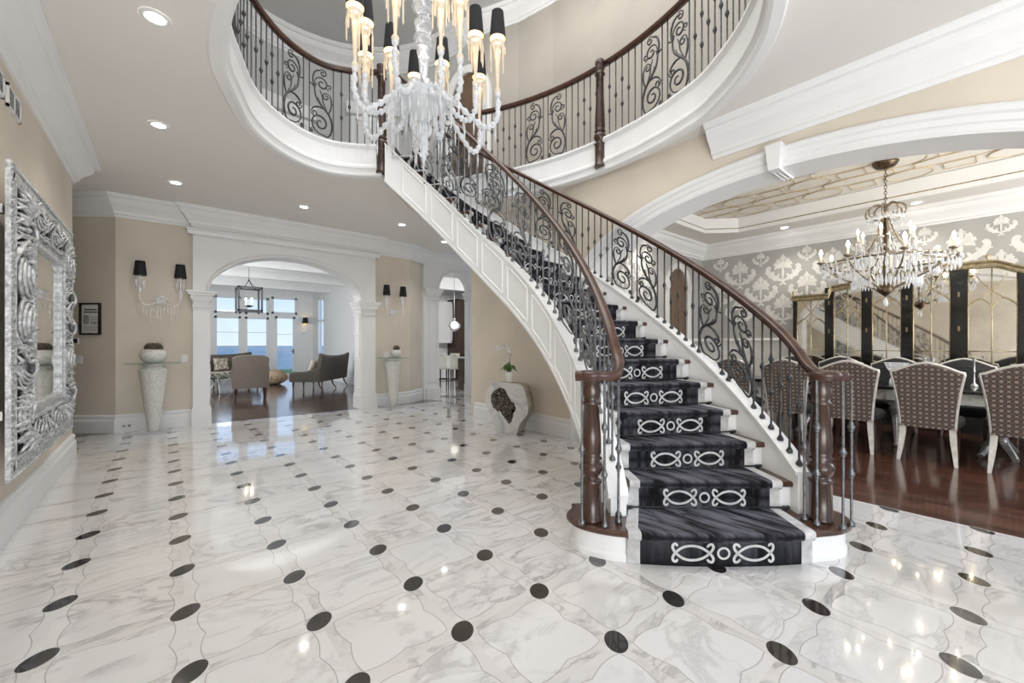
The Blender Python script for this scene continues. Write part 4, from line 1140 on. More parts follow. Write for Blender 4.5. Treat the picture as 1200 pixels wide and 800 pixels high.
for i, (x, y) in enumerate(sh):
    dx, dy = x-HX, y-HY; r = sqrt(dx*dx+dy*dy); ux, uy = dx/r, dy/r
    lo = 3.18+.05*(i % 2)
    q = lambda a, z: (HX+dx*a, HY+dy*a, z)
    pts = catmull([(HX+ux*.06, HY+uy*.06, 3.44), q(.35, 3.43), q(.62, 3.28), q(.86, lo), q(1.0, lo+.10), q(1.0, lo+.32)], 12)
    m = MB(); m.tube(pts, [.021+.008*sin(j*1.55) for j in range(len(pts))], 7)
    for j in range(2, len(pts)-1, 2):
        p = pts[j]; a = j*2.1; m.ball(p+Vector((.014*cos(a), .014*sin(a), .010*sin(a*1.3))), .016, 5, 3)
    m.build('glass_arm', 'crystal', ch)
    zt = lo+.30
    m = MB(); m.lathe([(.022, zt), (.03, zt+.02), (.012, zt+.05), (.014, zt+.10), (.028, 3.86), (.058, 3.90), (.062, 3.915), (.02, 3.915)], (x, y, 0), 12); m.build('candle_tube', 'crystal_amber', ch)
    m = MB(); m.lathe([(.018, 3.915), (.045, 3.93), (.05, 3.96), (.03, 4.02), (.001, 4.06)], (x, y, 0), 12); m.build('lamp_bulb', 'frosted_glow', ch)
    o1, o2 = MB(), MB(); shade(o1, o2, (x, y, 3.95), .235, .072, .052); so = o1.build('lamp_shade', 'black_shade', ch)
    o2.build('shade_lining', 'shade_lining', so)
    m = MB()
    for k in range(9):
        a = 2*pi*k/9; L = .09+.07*((k*5+i) % 3); cx_, cy_ = x+.062*cos(a), y+.062*sin(a)
        m.lathe([(.0015, 3.91), (.0015, 3.90), (.009, 3.895-L*.3), (.007, 3.90-L*.85), (.0005, 3.90-L)], (cx_, cy_, 0), 6)
    m.build('crystal_drops', 'crystal_amber', ch)
    for j in (20, 32, 44):
        m = MB(); p = pts[j]; m.lathe([(.001, p.z), (.0015, p.z-.03), (.009, p.z-.10), (.006, p.z-.15), (.0005, p.z-.19)], (p.x, p.y, 0), 6)
        m.build('arm_drop', 'crystal', ch)
m = MB()
for ring_, n, z, L in ((.24, 22, 3.40, .13), (.18, 16, 3.35, .15), (.11, 12, 3.28, .16), (.05, 6, 3.22, .18)):
    for k in range(n):
        a = 2*pi*k/n+ring_*9; LL = L*(.8+.35*((k*3) % 3)/2); x, y = HX+ring_*cos(a), HY+ring_*sin(a)
        m.lathe([(.002, z), (.003, z-.02), (.013, z-.04-LL*.3), (.009, z-LL*.8), (.0005, z-LL)], (x, y, 0), 6)
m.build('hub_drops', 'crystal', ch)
m = MB()
for k in range(16):
    a = 2*pi*k/16; m.tube([(HX+.05*cos(a), HY+.05*sin(a), 3.42), (HX+.14*cos(a), HY+.14*sin(a), 3.47+.03*(k % 2)), (HX+.22*cos(a), HY+.22*sin(a), 3.42-.05*(k % 2))], [.012, .04, .004], 6, flat=.3)
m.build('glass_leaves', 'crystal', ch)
m = MB(); m.lathe([(.03, 3.22), (.03, 3.12), (.04, 3.05), (.035, 2.98), (.02, 2.90), (.008, 2.86), (.001, 2.72)], (HX, HY, 0), 12)
for k in range(26): m.ball((HX+.034*cos(k*2.4), HY+.034*sin(k*2.4), 3.16-.010*k), .014, 5, 3)
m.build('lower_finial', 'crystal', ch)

# ------------------------------------------------------------------ dining room
DX, DY = 9.4, 4.5
m = MB(); m.cur = 0
m.box(DX, DX+.12, -3.2, DY+.12, 0, 3.5)
m.cur = 1
LC = [0]
def leafpoly(m, P0, pts, wd):        # flat tapered leaf along pts, each a hair prouder than the last
    LC[0] = (LC[0]+1) % 24; k_ = LC[0]*.00025
    n = len(pts); A, B = [], []
    for i, (x, y) in enumerate(pts):
        x0, y0 = pts[max(0, i-1)]; x1, y1 = pts[min(n-1, i+1)]; L = sqrt((x1-x0)**2+(y1-y0)**2) or 1
        nx, ny = -(y1-y0)/L, (x1-x0)/L; w = wd*(.12+sin(pi*(i+.4)/n))*.5
        A.append(P0(x+nx*w, y+ny*w, k_)); B.append(P0(x-nx*w, y-ny*w, k_))
    m.add(A+B, [(i, i+1, n+i+1, n+i) for i in range(n-1)])
def motif(m, P0):
    for a, L in ((0, .25), (.5, .21), (-.5, .21), (.95, .19), (-.95, .19), (1.4, .15), (-1.4, .15)):
        pts = [(sin(a)*L*t_*(1+.0*t_), .10+cos(a)*L*t_-.03*abs(sin(a))*t_*t_*(1)) for t_ in (.12, .35, .6, .85, 1)]
        leafpoly(m, P0, pts, .052)
        for sgn in (-1, 1):           # serrations
            x, y = pts[2]; leafpoly(m, P0, [(x, y), (x+sin(a+sgn*.6)*.045, y+cos(a+sgn*.6)*.045), (x+sin(a+sgn*.8)*.07, y+cos(a+sgn*.8)*.07)], .028)
    for sx in (-1, 1):
        pts = [(p[0]*sx, p[1]) for p in catmull([(0, -.17, 0), (.08, -.13, 0), (.17, -.08, 0), (.25, .01, 0), (.27, .10, 0), (.235, .14, 0)], 3)]
        leafpoly(m, P0, pts, .085)
        for i in (4, 7, 10):
            x, y = pts[i]; leafpoly(m, P0, [(x, y), (x-.02*sx, y+.05), (x-.045*sx, y+.085)], .04)
            leafpoly(m, P0, [(x, y), (x+.03*sx, y-.03), (x+.06*sx, y-.03)], .03)
        leafpoly(m, P0, [(0, -.17), (.02*sx, -.22), (.06*sx, -.25)], .035)
    leafpoly(m, P0, [(0, -.16), (0, -.05), (0, .06), (0, .12)], .04)
def wallpaper(m, fx, s0, s1, z0, z1, ph=0):
    pw, phh = .80, .78; i = 0
    nS = int((s1-s0)/(pw/2))+2
    for i in range(nS):
        for j in range(-1, 5):
            cs = s0+ph+i*pw/2; cz = z0+.1+(j+(.5 if i % 2 else 0))*phh
            if cs-.29 < s0 or cs+.29 > s1 or cz-.26 < z0: continue
            if cz+.02 > z1: continue
            if cz+.36 > z1: 
                motif(m, lambda x, y, k=0: fx(cs+x*.5, cz-.1+y*.5, k)) if cz < z1-.1 else None
            else: motif(m, lambda x, y, k=0: fx(cs+x, cz+y, k))
wallpaper(m, lambda s, z, k: (DX-.003-k, s, z), -1.6, DY, 1.46, 3.25, .1)
struct(m, 'wall_dining_back', ['damask_ground', 'damask_motif'], 'grey wallpaper with pale damask motifs behind the mirrored screen', 'wall')
m = MB(); m.cur = 0
fL = lambda x, d, z: (x, d, z)
arch_wall(m, fL, 4.62, DX, 7.92, 8.66, 2.55, .34, 3.5, DY, DY+.12, 14)
m.cur = 1; wallpaper(m, lambda s, z, k: (s, DY-.003-k, z), 4.7, 7.75, 1.46, 3.25, .05)
struct(m, 'wall_dining_left', ['damask_ground', 'damask_motif'], 'grey damask wallpaper on the far side wall of the dining room', 'wall')
m = MB(); m.box(7.9, 8.7, DY+.02, DY+.05, 0, 2.95); struct(m, 'door_2', 'dark_hall', 'brown arched doorway in the far dining room wall', 'door')
m = MB(); arch_band(m, lambda x, d, z: (x, DY-d, z), 7.92, 8.66, 2.55, .34, [(0, -.1), (0, .03), (.05, .05), (.11, .05), (.12, 0)], 0, 20)
m.box(7.72, 7.90, DY-.06, DY, 2.45, 2.6); m.box(8.68, 8.86, DY-.06, DY, 2.45, 2.6)
m.box(4.62, 7.80, DY-.02, DY, 0, 1.36); m.box(DX-.02, DX, -3.2, DY, 0, 1.36)
m.sweep(pl([(4.7, DY), (7.80, DY)], 1.36), [(0, 0), (.04, 0), (.05, .02), (.04, .05), (.02, .07), (0, .07)])
m.sweep(pl([(8.78, DY), (DX, DY), (DX, -3.2)], 1.36), [(0, 0), (.04, 0), (.05, .02), (.04, .05), (.02, .07), (0, .07)])
m.sweep(pl([(4.7, DY), (7.8, DY)]), BASE); m.sweep(pl([(8.78, DY), (DX, DY), (DX, -3.2)]), BASE)
struct(m, 'trim_13', 'chair_rail_white', 'wainscot, chair rail and doorway casing of the dining room')
m = MB(); m.sweep(pl([(4.62, DY), (DX, DY), (DX, -3.2)], 3.5), CROWN); struct(m, 'trim_14', 'white_trim', 'crown moulding of the dining room')
# tray ceiling
tx0, tx1, ty0, ty1 = 5.35, 8.55, -2.4, 3.85
tray = [(tx0, ty0), (tx1, ty0), (tx1, ty1-.45), (tx1-.45, ty1), (tx0+.45, ty1), (tx0, ty1-.45)]
rect = [(4.62, -3.2), (9.45, -3.2), (9.45, 3.3), (9.4, DY), (4.62, DY), (4.62, 3.3)]
m = MB(); n = 6
m.add([(x, y, 3.5) for x, y in tray]+[(x, y, 3.5) for x, y in rect], [(i, (i+1) % n, n+(i+1) % n, n+i) for i in range(n)])
struct(m, 'ceiling_dining', 'warm_ceiling')
TC = Vector(((tx0+tx1)/2, (ty0+ty1)/2, 0))
m = MB(); m.sweep([(x, y, 0) for x, y in tray], [(-.02, 3.5), (-.02, 3.47), (.03, 3.47), (.05, 3.5), (.05, 3.56), (.09, 3.58), (.10, 3.64), (.16, 3.68), (.17, 3.74), (.2, 3.75), (-.02, 3.75)][::1], closed=True)
tr_ = struct(m, 'trim_15', 'white_trim', 'stepped white moulding of the dining room tray ceiling')
m = MB(); m.tube([(TC.x+(x-TC.x)*.985, TC.y+(y-TC.y)*.992, 3.545) for x, y in tray+[tray[0]]], .008, 4, smooth=False)
m.tube([(TC.x+(x-TC.x)*1.03, TC.y+(y-TC.y)*1.015, 3.492) for x, y in tray+[tray[0]]], .008, 4, smooth=False)
struct(m, 'trim_16', 'gold', 'thin gold line around the tray ceiling')
m = MB(); m.cur = 0; m.add([(tx0-.1, ty0-.1, 3.76), (tx1+.1, ty0-.1, 3.76), (tx1+.1, ty1+.1, 3.76), (tx0-.1, ty1+.1, 3.76)], [(0, 1, 2, 3)])
def plate(poly, z=3.76, dz=.008):
    c = Vector((sum(p[0] for p in poly)/len(poly), sum(p[1] for p in poly)/len(poly), 0))
    if not (tx0+.15 < c.x < tx1-.05 and ty0+.2 < c.y < ty1-.12): return
    m.cur = 0
    sh_ = lambda p, s: (c.x+(p[0]-c.x)*s, c.y+(p[1]-c.y)*s)
    m.loft([[(*p, z) for p in poly], [(*p, z-dz) for p in poly], [(*sh_(p, .94), z-dz) for p in poly]], False, True)
    m.cur = 1; pp = [(*sh_(p, 1.0), z-dz) for p in poly]; m.tube(pp+[pp[0]], .011, 4, smooth=False)
px_, py_ = .66, 1.02
for i in range(-1, 7):
    for j in range(-1, 9):
        cx_, cy_ = tx0+.25+i*px_, ty0+.3+j*py_
        plate([(cx_+.215*cos(2*pi*k/20), cy_+.26*sin(2*pi*k/20)) for k in range(20)])
        cx_, cy_ = cx_, cy_+py_/2
        plate([(cx_-.14, cy_-.15), (cx_+.14, cy_-.15), (cx_+.14, cy_+.15), (cx_-.14, cy_+.15)])
        cx_ += px_/2; cy_ -= 0
        plate([(cx_-.09, cy_-.40), (cx_+.09, cy_-.40), (cx_+.15, cy_-.2), (cx_+.15, cy_+.2), (cx_+.09, cy_+.40), (cx_-.09, cy_+.40), (cx_-.15, cy_+.2), (cx_-.15, cy_-.2)])
struct(m, 'ceiling_coffers', ['tray_cream', 'gilt'], 'cream plaster ceiling panels edged in gold, ovals and long octagons', 'ceiling')
for x, y, l in ((6.98, 4.1, 'recessed light at the far left corner of the dining ceiling'), (8.95, 2.74, 'recessed light above the left end of the mirrored screen'), (8.95, .95, 'recessed light behind the dining chandelier')):
    downlight(x, y, 3.5, l, '')

# mirrored folding screen
def screen():
    X = 9.02
    t = thing('mirrored_screen', 'black and gold breakfront screen of mirrored panels behind the dining table', 'screen', (X, 1.2, 0))
    ys = [2.58, 2.06, 1.55, 1.06, .50, -.14, -.66, -1.2, -1.72]     # stile centres
    def top(y):
        a = abs(y-.78)             # symmetrical about the middle bay
        if a < .58: return 2.50
        if a < .92: return 2.50-.13*sstep((a-.58)/.34)
        if a < 1.28: return 2.37-.05*(a-.92)/.36
        return 2.20
    m = MB()
    def stile(y, w, z): m.box(X-.05, X+.06, y-w/2, y+w/2, 0, z)
    wds = [.05, .12, .13, .13, .17, .17, .13, .12, .05]
    for y, w in zip(ys, wds):
        m = MB(); stile(y, w, max(top(y-w/2), top(y+w/2))-.03); m.build('stile', 'black_lacquer', t)
    for a, b, wa, wb in zip(ys, ys[1:], wds, wds[1:]):
        y1_, y0_ = a-wa/2, b+wb/2; n = 10
        m = MB(); m.prism([(y0_, .30), (y1_, .30)]+[(y1_+(y0_-y1_)*i/n, top(y1_+(y0_-y1_)*i/n)-.10) for i in range(n+1)], lambda y, z, d: (X+d, y, z), 0, .012)
        pn = m.build('mirror_panel', 'antique_mirror', t)
        m = MB(); zt = lambda y: top(y)-.10; w = y1_-y0_; yc = (y0_+y1_)/2
        L = lambda pts, r=.008: m.tube([(X-.008, y, z) for y, z in pts], r, 5)
        L([(yc, .3), (yc, zt(yc))]); L([(y0_, 1.20), (y1_, 1.20)]); L([(y0_, .75), (y1_, .75)])
        L([(y0_+.006, .3), (y0_+.006, zt(y0_))]); L([(y1_-.006, .3), (y1_-.006, zt(y1_))]); L([(y0_, .31), (y1_, .31)])
        L([(y1_+(y0_-y1_)*i/n, zt(y1_+(y0_-y1_)*i/n)) for i in range(n+1)])
        zz = min(zt(y0_), zt(y1_), zt(yc))
        for sx in (-1, 1):
            c = [(p[0], p[1]) for p in catmull([(yc+sx*w/2, zz-.50, 0), (yc+sx*w*.45, zz-.42, 0), (yc+sx*w*.25, zz-.34, 0), (yc, zz-.22, 0), (yc-sx*w*.22, zz-.08, 0), (yc-sx*w*.30, zz, 0)], 4)]
            L(c, .007)
            L([(p[0], p[1]) for p in catmull([(yc, zz-.48, 0), (yc+sx*w*.07, zz-.40, 0), (yc+sx*w*.25, zz-.33, 0), (yc+sx*w*.43, zz-.40, 0), (yc+sx*w*.5, zz-.48, 0)], 4)], .007)
        m.build('gold_tracery', 'gold', pn)
    m = MB(); yy = [2.62-i*.0425*1.0 for i in range(104)]
    prof = [(0, -.10), (-.06, -.10), (-.07, -.07), (-.06, -.05), (-.085, -.02), (-.09, .0), (.07, .0), (.07, -.10)]
    m.loft([[(X+a, y, top(y)+b) for a, b in prof] for y in yy], smooth=False); m.build('cornice', 'gold', t)
    m = MB()
    for y in (2.6, 2.06, .78+.56, .78-.56, -.14-.02, -.5): m.lathe([(.02, 0), (.01, .02), (.03, .05), (.02, .08), (.001, .10)], (X-.03, y, top(y)), 10)
    m.build('finial', 'gold', t)
    m = MB(); m.box(X-.07, X+.07, -1.76, 2.62, 0, .30); m.build('plinth', 'black_lacquer', t)
    m = MB()
    for y, w in zip(ys[1:-1], wds[1:-1]):
        for z in (.9, 1.5, 2.0): m.box(X-.055, X-.049, y-.012, y+.012, z, z+.07)
    m.build('hinges', 'brass_hinge', t)
screen()

# dining table
TX0, TX1, TY0, TY1 = 6.98, 7.95, -1.0, 2.75
t = thing('dining_table', 'long black-topped dining table with silver apron and turned legs', 'table', ((TX0+TX1)/2, 1.0, 0))
m = MB(); m.bbox(TX0, TX1, TY0, TY1, .735, .775, .012); m.build('tabletop', 'black_lacquer', t)
m = MB()
for a in ((TX0+.08, TX0+.11, TY0+.1, TY1-.1), (TX1-.11, TX1-.08, TY0+.1, TY1-.1), (TX0+.08, TX1-.08, TY0+.08, TY0+.11), (TX0+.08, TX1-.08, TY1-.11, TY1-.08)): m.box(*a, .60, .735)
m.build('apron', 'champagne', t)
for y in (.93, -.9, 2.62):
    for x in (TX0+.13, TX1-.13):
        m = MB(); pr = [(.015, 0), (.03, .02), (.035, .04), (.028, .06), (.055, .42), (.06, .44), (.045, .455), (.075, .47), (.08, .50), (.06, .52), (.09, .54), (.095, .57), (.07, .60)]
        m.lathe([(a*1.0, b) for a, b in pr], (x, y, 0), 8, smooth=False); m.box(x-.085, x+.085, y-.085, y+.085, .60, .73); m.build('leg', 'silver_leaf', t)
for y in (.1, 1.9):
    m = MB()
    for sx in (-1, 1):
        for sy in (-1, 1):
            c = (7.46, y); pts = catmull([(c[0]+sx*.05, c[1]+sy*.03, .6), (c[0]+sx*.14, c[1]+sy*.05, .40), (c[0]+sx*.10, c[1]+sy*.04, .2), (c[0]+sx*.22, c[1]+sy*.10, .08), (c[0]+sx*.32, c[1]+sy*.13, .03)], 5)
            m.tube(pts, [.05-.022*i/len(pts) for i in range(len(pts))], 8)
    m.box(7.36, 7.56, y-.1, y+.1, .55, .73); m.build('pedestal', 'silver_leaf', t)

# dining chair: local frame, back plane at x = 0, seat towards +x
def make_chair(label, grp):
    t = thing('dining_chair', label, 'chair', (0, 0, 0), group=grp)
    def halfw(z):
        return .215+.07*((z-.38)/.6)**1.6 if z < .98 else .285
    def crest(y):       # top outline
        a = abs(y)/.285; return 1.10-.115*a**1.5+(.012 if a > .9 else 0)
    n = 14; zs = [.38+(.60)*i/n for i in range(n+1)]
    right = [(halfw(z), z) for z in zs]; topc = [(.285*cos(pi*i/16) if True else 0, 0) for i in range(1)]
    tp = [(y, crest(y)) for y in [.285-.57*i/16 for i in range(17)]]
    outline = right+tp+[(-y, z) for y, z in reversed(right)]
    lean = lambda z: -.10*((z-.38)/.72)**1.5
    def pt(y, z, d): return (lean(z)+d, y, z)
    m = MB(); m.cur = 0
    A = [pt(y, z, 0) for y, z in outline]
    inner = [(y*.94, .40+(z-.40)*.965) for y, z in outline]
    # back face as rows so that the fabric is flat, bulging a little
    m.loft([[pt(y, z, -.022) for y, z in inner], [pt(y, z, -.006) for y, z in outline]], True, False, False)
    m.build('backrest_cover', 'diamond_fabric', t)
    m = MB(); m.loft([[pt(y, z, .0) for y, z in outline], [pt(y, z, .05) for y, z in inner], [pt(y*.8, .44+(z-.44)*.88, .085) for y, z in inner]], False, True, False)
    m.build('backrest_pad', 'black_velvet', t)
    m = MB(); ol = [pt(y, z, .0) for y, z in outline]
    m.tube(ol, .015, 6); m.build('back_frame', 'champagne', t)
    m = MB(); ring_ = lambda i, z: [(x, y, z) for x, y in ((.0+i*.3, -.22+i), (.44-i, -.26+i), (.50-i, -.22+i), (.52-i, 0), (.50-i, .22-i), (.44-i, .26-i), (.0+i*.3, .22-i))]
    m.loft([ring_(.02, .37), ring_(0, .39), ring_(-.01, .45), ring_(.01, .49), ring_(.06, .51)], smooth=False); m.build('seat', 'black_velvet', t)
    for sy in (-1, 1):
        m = MB(); m.loft([[(x0+dx, sy*y0+dy, z) for dx, dy in ((-w, -w), (w, -w), (w, w), (-w, w))] for x0, y0, z, w in ((.02, .195, .38, .026), (.015, .20, .28, .026), (-.01, .212, .14, .021), (-.06, .225, 0, .014))]); m.build('leg', 'champagne', t)
        m = MB(); m.loft([[(x0+dx, sy*y0+dy, z) for dx, dy in ((-w, -w), (w, -w), (w, w), (-w, w))] for x0, y0, z, w in ((.44, .20, .36, .026), (.445, .205, .2, .02), (.44, .21, 0, .013))]); m.build('leg', 'espresso_wood', t)
    return t
near = [(.60, 'dining chair with diamond patterned back, whole back seen clear of the railing'), (-.08, 'patterned dining chair cut off by the right edge of the view'), (1.28, 'patterned dining chair just right of the right newel post'),
        (1.96, 'patterned dining chair seen behind the balusters left of the right newel post'), (2.64, 'patterned dining chair furthest left on the near side of the table')]
base = None
for i, (y, l) in enumerate(near):
    if base is None: base = make_chair(l, 'dining chairs on the near side of the table'); base.location = (6.47, y, 0)
    else: dup(base, (6.47, y, 0), label=l)
for i, (y, l) in enumerate(((.42, 'far side dining chair facing the camera between the chandelier and the right edge'), (-.28, 'far side dining chair partly hidden behind the rightmost patterned chair'), (1.12, 'far side dining chair behind the crystal centrepiece'), (1.80, 'far side dining chair seen above the end of the right handrail'), (2.48, 'far side dining chair furthest left, seen through the balusters'))):
    dup(base, (8.42, y, 0), pi, l, 'dining chairs on the far side of the table')
# table setting
def crystal_bowl(x, y, label):
    t = thing('centrepiece', label, 'centrepiece', (x, y, .775))
    m = MB(); m.lathe([(.07, .776), (.08, .79), (.03, .82), (.02, .90), (.06, .93), (.10, .98), (.13, 1.06), (.12, 1.06), (.09, .99), (.03, .95)], (x, y, 0), 16, smooth=False); m.build('bowl', 'crystal_clear', t)
crystal_bowl(7.47, .98, 'cut crystal footed bowl in the middle of the dining table')
t = thing('glass_ball', 'round crystal ornament on the near edge of the dining table', 'ornament', (7.12, .93, .775))
m = MB(); m.lathe([(.03, .776), (.06, .80), (.075, .84), (.06, .885), (.02, .90)], (7.12, .93, 0), 10, smooth=False); m.build('ball', 'crystal', t)
cn = None
for i, (y, l) in enumerate(((.74, 'silver candlestick beside the crystal bowl'), (.30, 'silver candlestick in front of the mirrored screen, second from the right edge'), (-.32, 'rightmost silver candlestick on the dining table'), (1.55, 'silver candlestick left of the crystal bowl'), (2.1, 'leftmost silver candlestick on the dining table'))):
    if cn is None:
        cn = thing('candlestick', l, 'candlestick', (7.75, y, .775), group='candlesticks on the dining table')
        m = MB(); m.lathe([(.04, .776), (.036, .79), (.009, .82), (.007, .95), (.014, .97), (.007, .99), (.008, 1.09), (.02, 1.115), (.02, 1.12)], (7.75, y, 0), 10); m.build('stem', 'silver_leaf', cn)
    else: dup(cn, (7.75, y, .775), label=l)

# dining chandelier
def dchand():
    x0, y0 = 7.39, 1.08
    t = thing('candle_chandelier', 'antique gold crystal chandelier with candle lights over the dining table', 'chandelier', (x0, y0, 2.0))
    m = MB(); m.lathe([(.001, 3.64), (.10, 3.66), (.13, 3.70), (.14, 3.725)], (x0, y0, 0), 16); m.build('canopy', 'bronze', t)
    m = MB()
    for i in range(13):
        z = 3.16+.04*i; a = 0 if i % 2 else pi/2
        pp = [(x0+.014*cos(q)*cos(a), y0+.014*cos(q)*sin(a), z+.026*sin(q)) for q in [2*pi*k/8 for k in range(9)]]; m.tube(pp, .004, 4)
    m.build('chain', 'bronze', t)
    m = MB()
    for k in range(8):
        a = 2*pi*k/8; c, s = cos(a), sin(a); q = lambda r, z: (x0+r*c, y0+r*s, z)
        m.tube(catmull([q(.02, 3.14), q(.10, 3.17), q(.19, 3.12), q(.20, 3.03), q(.15, 3.0), q(.12, 3.04)], 5), .011, 5)
    m.lathe([(.02, 2.98), (.04, 3.02), (.03, 3.1), (.015, 3.16)], (x0, y0, 0), 10); m.build('crown', 'aged_brass', t)
    m = MB(); R = .68
    m.tube([(x0+R*cos(2*pi*k/40), y0+R*sin(2*pi*k/40), 2.40) for k in range(41)], .014, 6)
    m.build('ring', 'aged_brass', t)
    for k in range(8):
        a = 2*pi*(k+.5)/8; c, s = cos(a), sin(a); q = lambda r, z: (x0+r*c, y0+r*s, z)
        m = MB(); m.tube(catmull([q(.06, 2.02), q(.22, 2.10), q(.48, 2.22), q(.66, 2.36), q(.70, 2.44)], 6), .012, 6)
        m.tube(catmull([q(.04, 2.98), q(.10, 2.78), q(.22, 2.58), q(.42, 2.44), q(.66, 2.40)], 6), .009, 5)
        m.lathe([(.01, 2.42), (.045, 2.44), (.05, 2.455), (.012, 2.46)], q(.70, 0), 10); m.build('arm', 'aged_brass', t)
        m = MB(); m.lathe([(.013, 2.455), (.013, 2.55)], q(.70, 0), 8); m.build('candle', 'ivory_candle', t)
        m = MB(); m.lathe([(.008, 2.55), (.021, 2.575), (.014, 2.61), (.001, 2.64)], q(.70, 0), 8); m.build('bulb', 'flame', t)
    for k in range(6):
        a = 2*pi*k/6; c, s = cos(a), sin(a); q = lambda r, z: (x0+r*c, y0+r*s, z)
        m = MB(); m.tube(catmull([q(.03, 2.55), q(.14, 2.52), q(.26, 2.58), q(.30, 2.68)], 6), .009, 5); m.lathe([(.01, 2.68), (.04, 2.69), (.012, 2.71)], q(.30, 0), 8); m.build('arm', 'champagne', t)
        m = MB(); m.lathe([(.012, 2.70), (.012, 2.79)], q(.30, 0), 8); m.build('candle', 'ivory_candle', t)
        m = MB(); m.lathe([(.006, 2.79), (.015, 2.815), (.010, 2.845), (.001, 2.87)], q(.30, 0), 8); m.build('bulb', 'flame', t)
    m = MB(); m.lathe([(.001, 1.93), (.03, 1.96), (.10, 2.02), (.08, 2.08), (.03, 2.12), (.02, 2.5), (.05, 2.55), (.02, 2.6), (.02, 3.0)], (x0, y0, 0), 10); m.build('column', 'bronze', t)
    m = MB()
    for k in range(300):
        a = k*2.399; tier = k % 6; r, z = ((.70, 2.42), (.68, 2.36), (.35, 2.22), (.18, 3.02), (.5, 2.30), (.30, 2.70-.3*((k//6) % 5)/5))[tier]
        x, y = x0+r*cos(a), y0+r*sin(a); L = .07+.05*(k % 3)
        m.lathe([(.001, z), (.004, z-.015), (.016, z-L*.6), (.010, z-L*.85), (.0005, z-L)], (x, y, 0), 5, smooth=False)
    for k in range(40):
        a = k*2.399; r = .20-.12*(k/40); z = 3.0-.4*(k/40); m.ball((x0+r*cos(a), y0+r*sin(a), z), .013, 5, 4)
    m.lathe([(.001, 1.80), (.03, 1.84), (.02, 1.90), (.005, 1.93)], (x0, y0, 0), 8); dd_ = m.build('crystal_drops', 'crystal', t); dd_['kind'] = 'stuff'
dchand()
# ------------------------------------------------------------------ sitting room beyond the arch
LY = 18.5; LZ = 3.5
m = MB(); m.box(4.72, 4.85, 9.1, 13.4, 0, LZ) if False else None
m.box(4.70, 4.85, 11.5, 16.95, 0, LZ); m.box(4.70, 4.85, 17.75, LY, 0, LZ); m.box(4.70, 4.85, 16.95, 17.75, 0, .9); m.box(4.70, 4.85, 16.95, 17.75, 3.1, LZ)
m.box(4.70, 4.85, 9.1, 11.5, 2.9, LZ); m.box(4.70, 4.85, 9.1, 10.1, 0, 2.9)
struct(m, 'wall_living_right', 'cool_white_wall')
m = MB(); m.sweep(pl([(4.70, LY), (4.70, 11.5)]), BASE); struct(m, 'baseboard_living', 'white_trim')
m = MB(); m.box(-.55, -.4, 8.75, LY, 0, LZ); m.box(-.55, .34, 8.60, 8.75, 0, LZ); m.box(3.32, 4.7, 8.9, 9.0, 0, LZ) ; struct(m, 'wall_living_left', 'cool_white_wall')
m = MB(); m.box(-.55, 4.85, 8.75, LY+.15, LZ, LZ+.1); struct(m, 'ceiling_living', 'cool_white_wall')
for i, y in enumerate((10.2, 11.9, 13.9, 16.2)):
    m = MB(); m.box(-.4, 4.7, y, y+.28, 3.22, LZ); m.box(-.4, 4.7, y-.03, y+.31, 3.40, LZ-.005)
    b = m.build('ceiling_beam', 'white_trim'); b['kind'] = 'structure'; b['label'] = 'white ceiling beam of the sitting room'; b['category'] = 'ceiling'
# window wall: openings (x0,x1,z0,z1)
ops = [(.35, 1.15, .45, 2.3), (1.42, 2.14, .45, 2.3), (2.36, 3.05, .45, 2.3), (3.36, 3.98, .12, 2.36),
       (.35, 1.15, 2.5, 3.05), (1.42, 2.14, 2.5, 3.05), (2.36, 3.05, 2.5, 3.05), (3.24, 4.05, 2.55, 3.12)]
xs = sorted(set([-.5, 4.85]+[o[0] for o in ops]+[o[1] for o in ops])); zs = sorted(set([0, LZ]+[o[2] for o in ops]+[o[3] for o in ops]))
m = MB()
for a, b in zip(xs, xs[1:]):
    z0 = None
    for c, d in zip(zs, zs[1:]):
        xm, zm = (a+b)/2, (c+d)/2
        open_ = any(o[0] < xm < o[1] and o[2] < zm < o[3] for o in ops)
        if not open_:
            if z0 is None: z0 = c
            zl = d
        elif z0 is not None: m.box(a, b, LY, LY+.15, z0, zl); z0 = None
    if z0 is not None: m.box(a, b, LY, LY+.15, z0, zl)
struct(m, 'wall_living_windows', 'white_trim')
for i, (x0, x1, z0, z1) in enumerate(ops):
    m = MB(); y = LY-.02
    e = .045
    for a in ((x0-e, x0+.03, z0-e, z1+e), (x1-.03, x1+e, z0-e, z1+e), (x0-e, x1+e, z1-.03, z1+e), (x0-e, x1+e, z0-e, z0+.03)): m.box(a[0], a[1], y, y+.08, a[2], a[3])
    if z1-z0 > 1.2: m.box(x0, x1, y+.02, y+.06, z0+(z1-z0)*.42, z0+(z1-z0)*.42+.03); m.box(x0, x1, y+.02, y+.06, z0+(z1-z0)*.70, z0+(z1-z0)*.70+.02)
    w = m.build('window_%d' % (i+1) if i != 3 else 'door_3', 'white_trim'); w['kind'] = 'structure'; w['label'] = 'white framed window facing the sea' if i != 3 else 'white glazed door facing the sea'; w['category'] = 'window' if i != 3 else 'door'
    WORLD[w.name] = Vector((0, 0, 0))
    m = MB(); m.box(x0, x1, y+.05, y+.06, z0, z1); m.build('glass_pane', 'window_glass', w)
    if i == 3:
        m = MB(); m.tube([(x1-.02, y-.03, 1.0), (x1-.02, y-.06, 1.02), (x1-.12, y-.06, 1.02)], .012, 5); m.box(x1-.04, x1, y-.02, y, .92, 1.12); m.build('door_handle', 'bronze', w)
m = MB(); m.box(4.72, 4.78, 16.95, 17.75, 1.0, 3.0); w = m.build('window_13', 'downlight_glow') if False else None
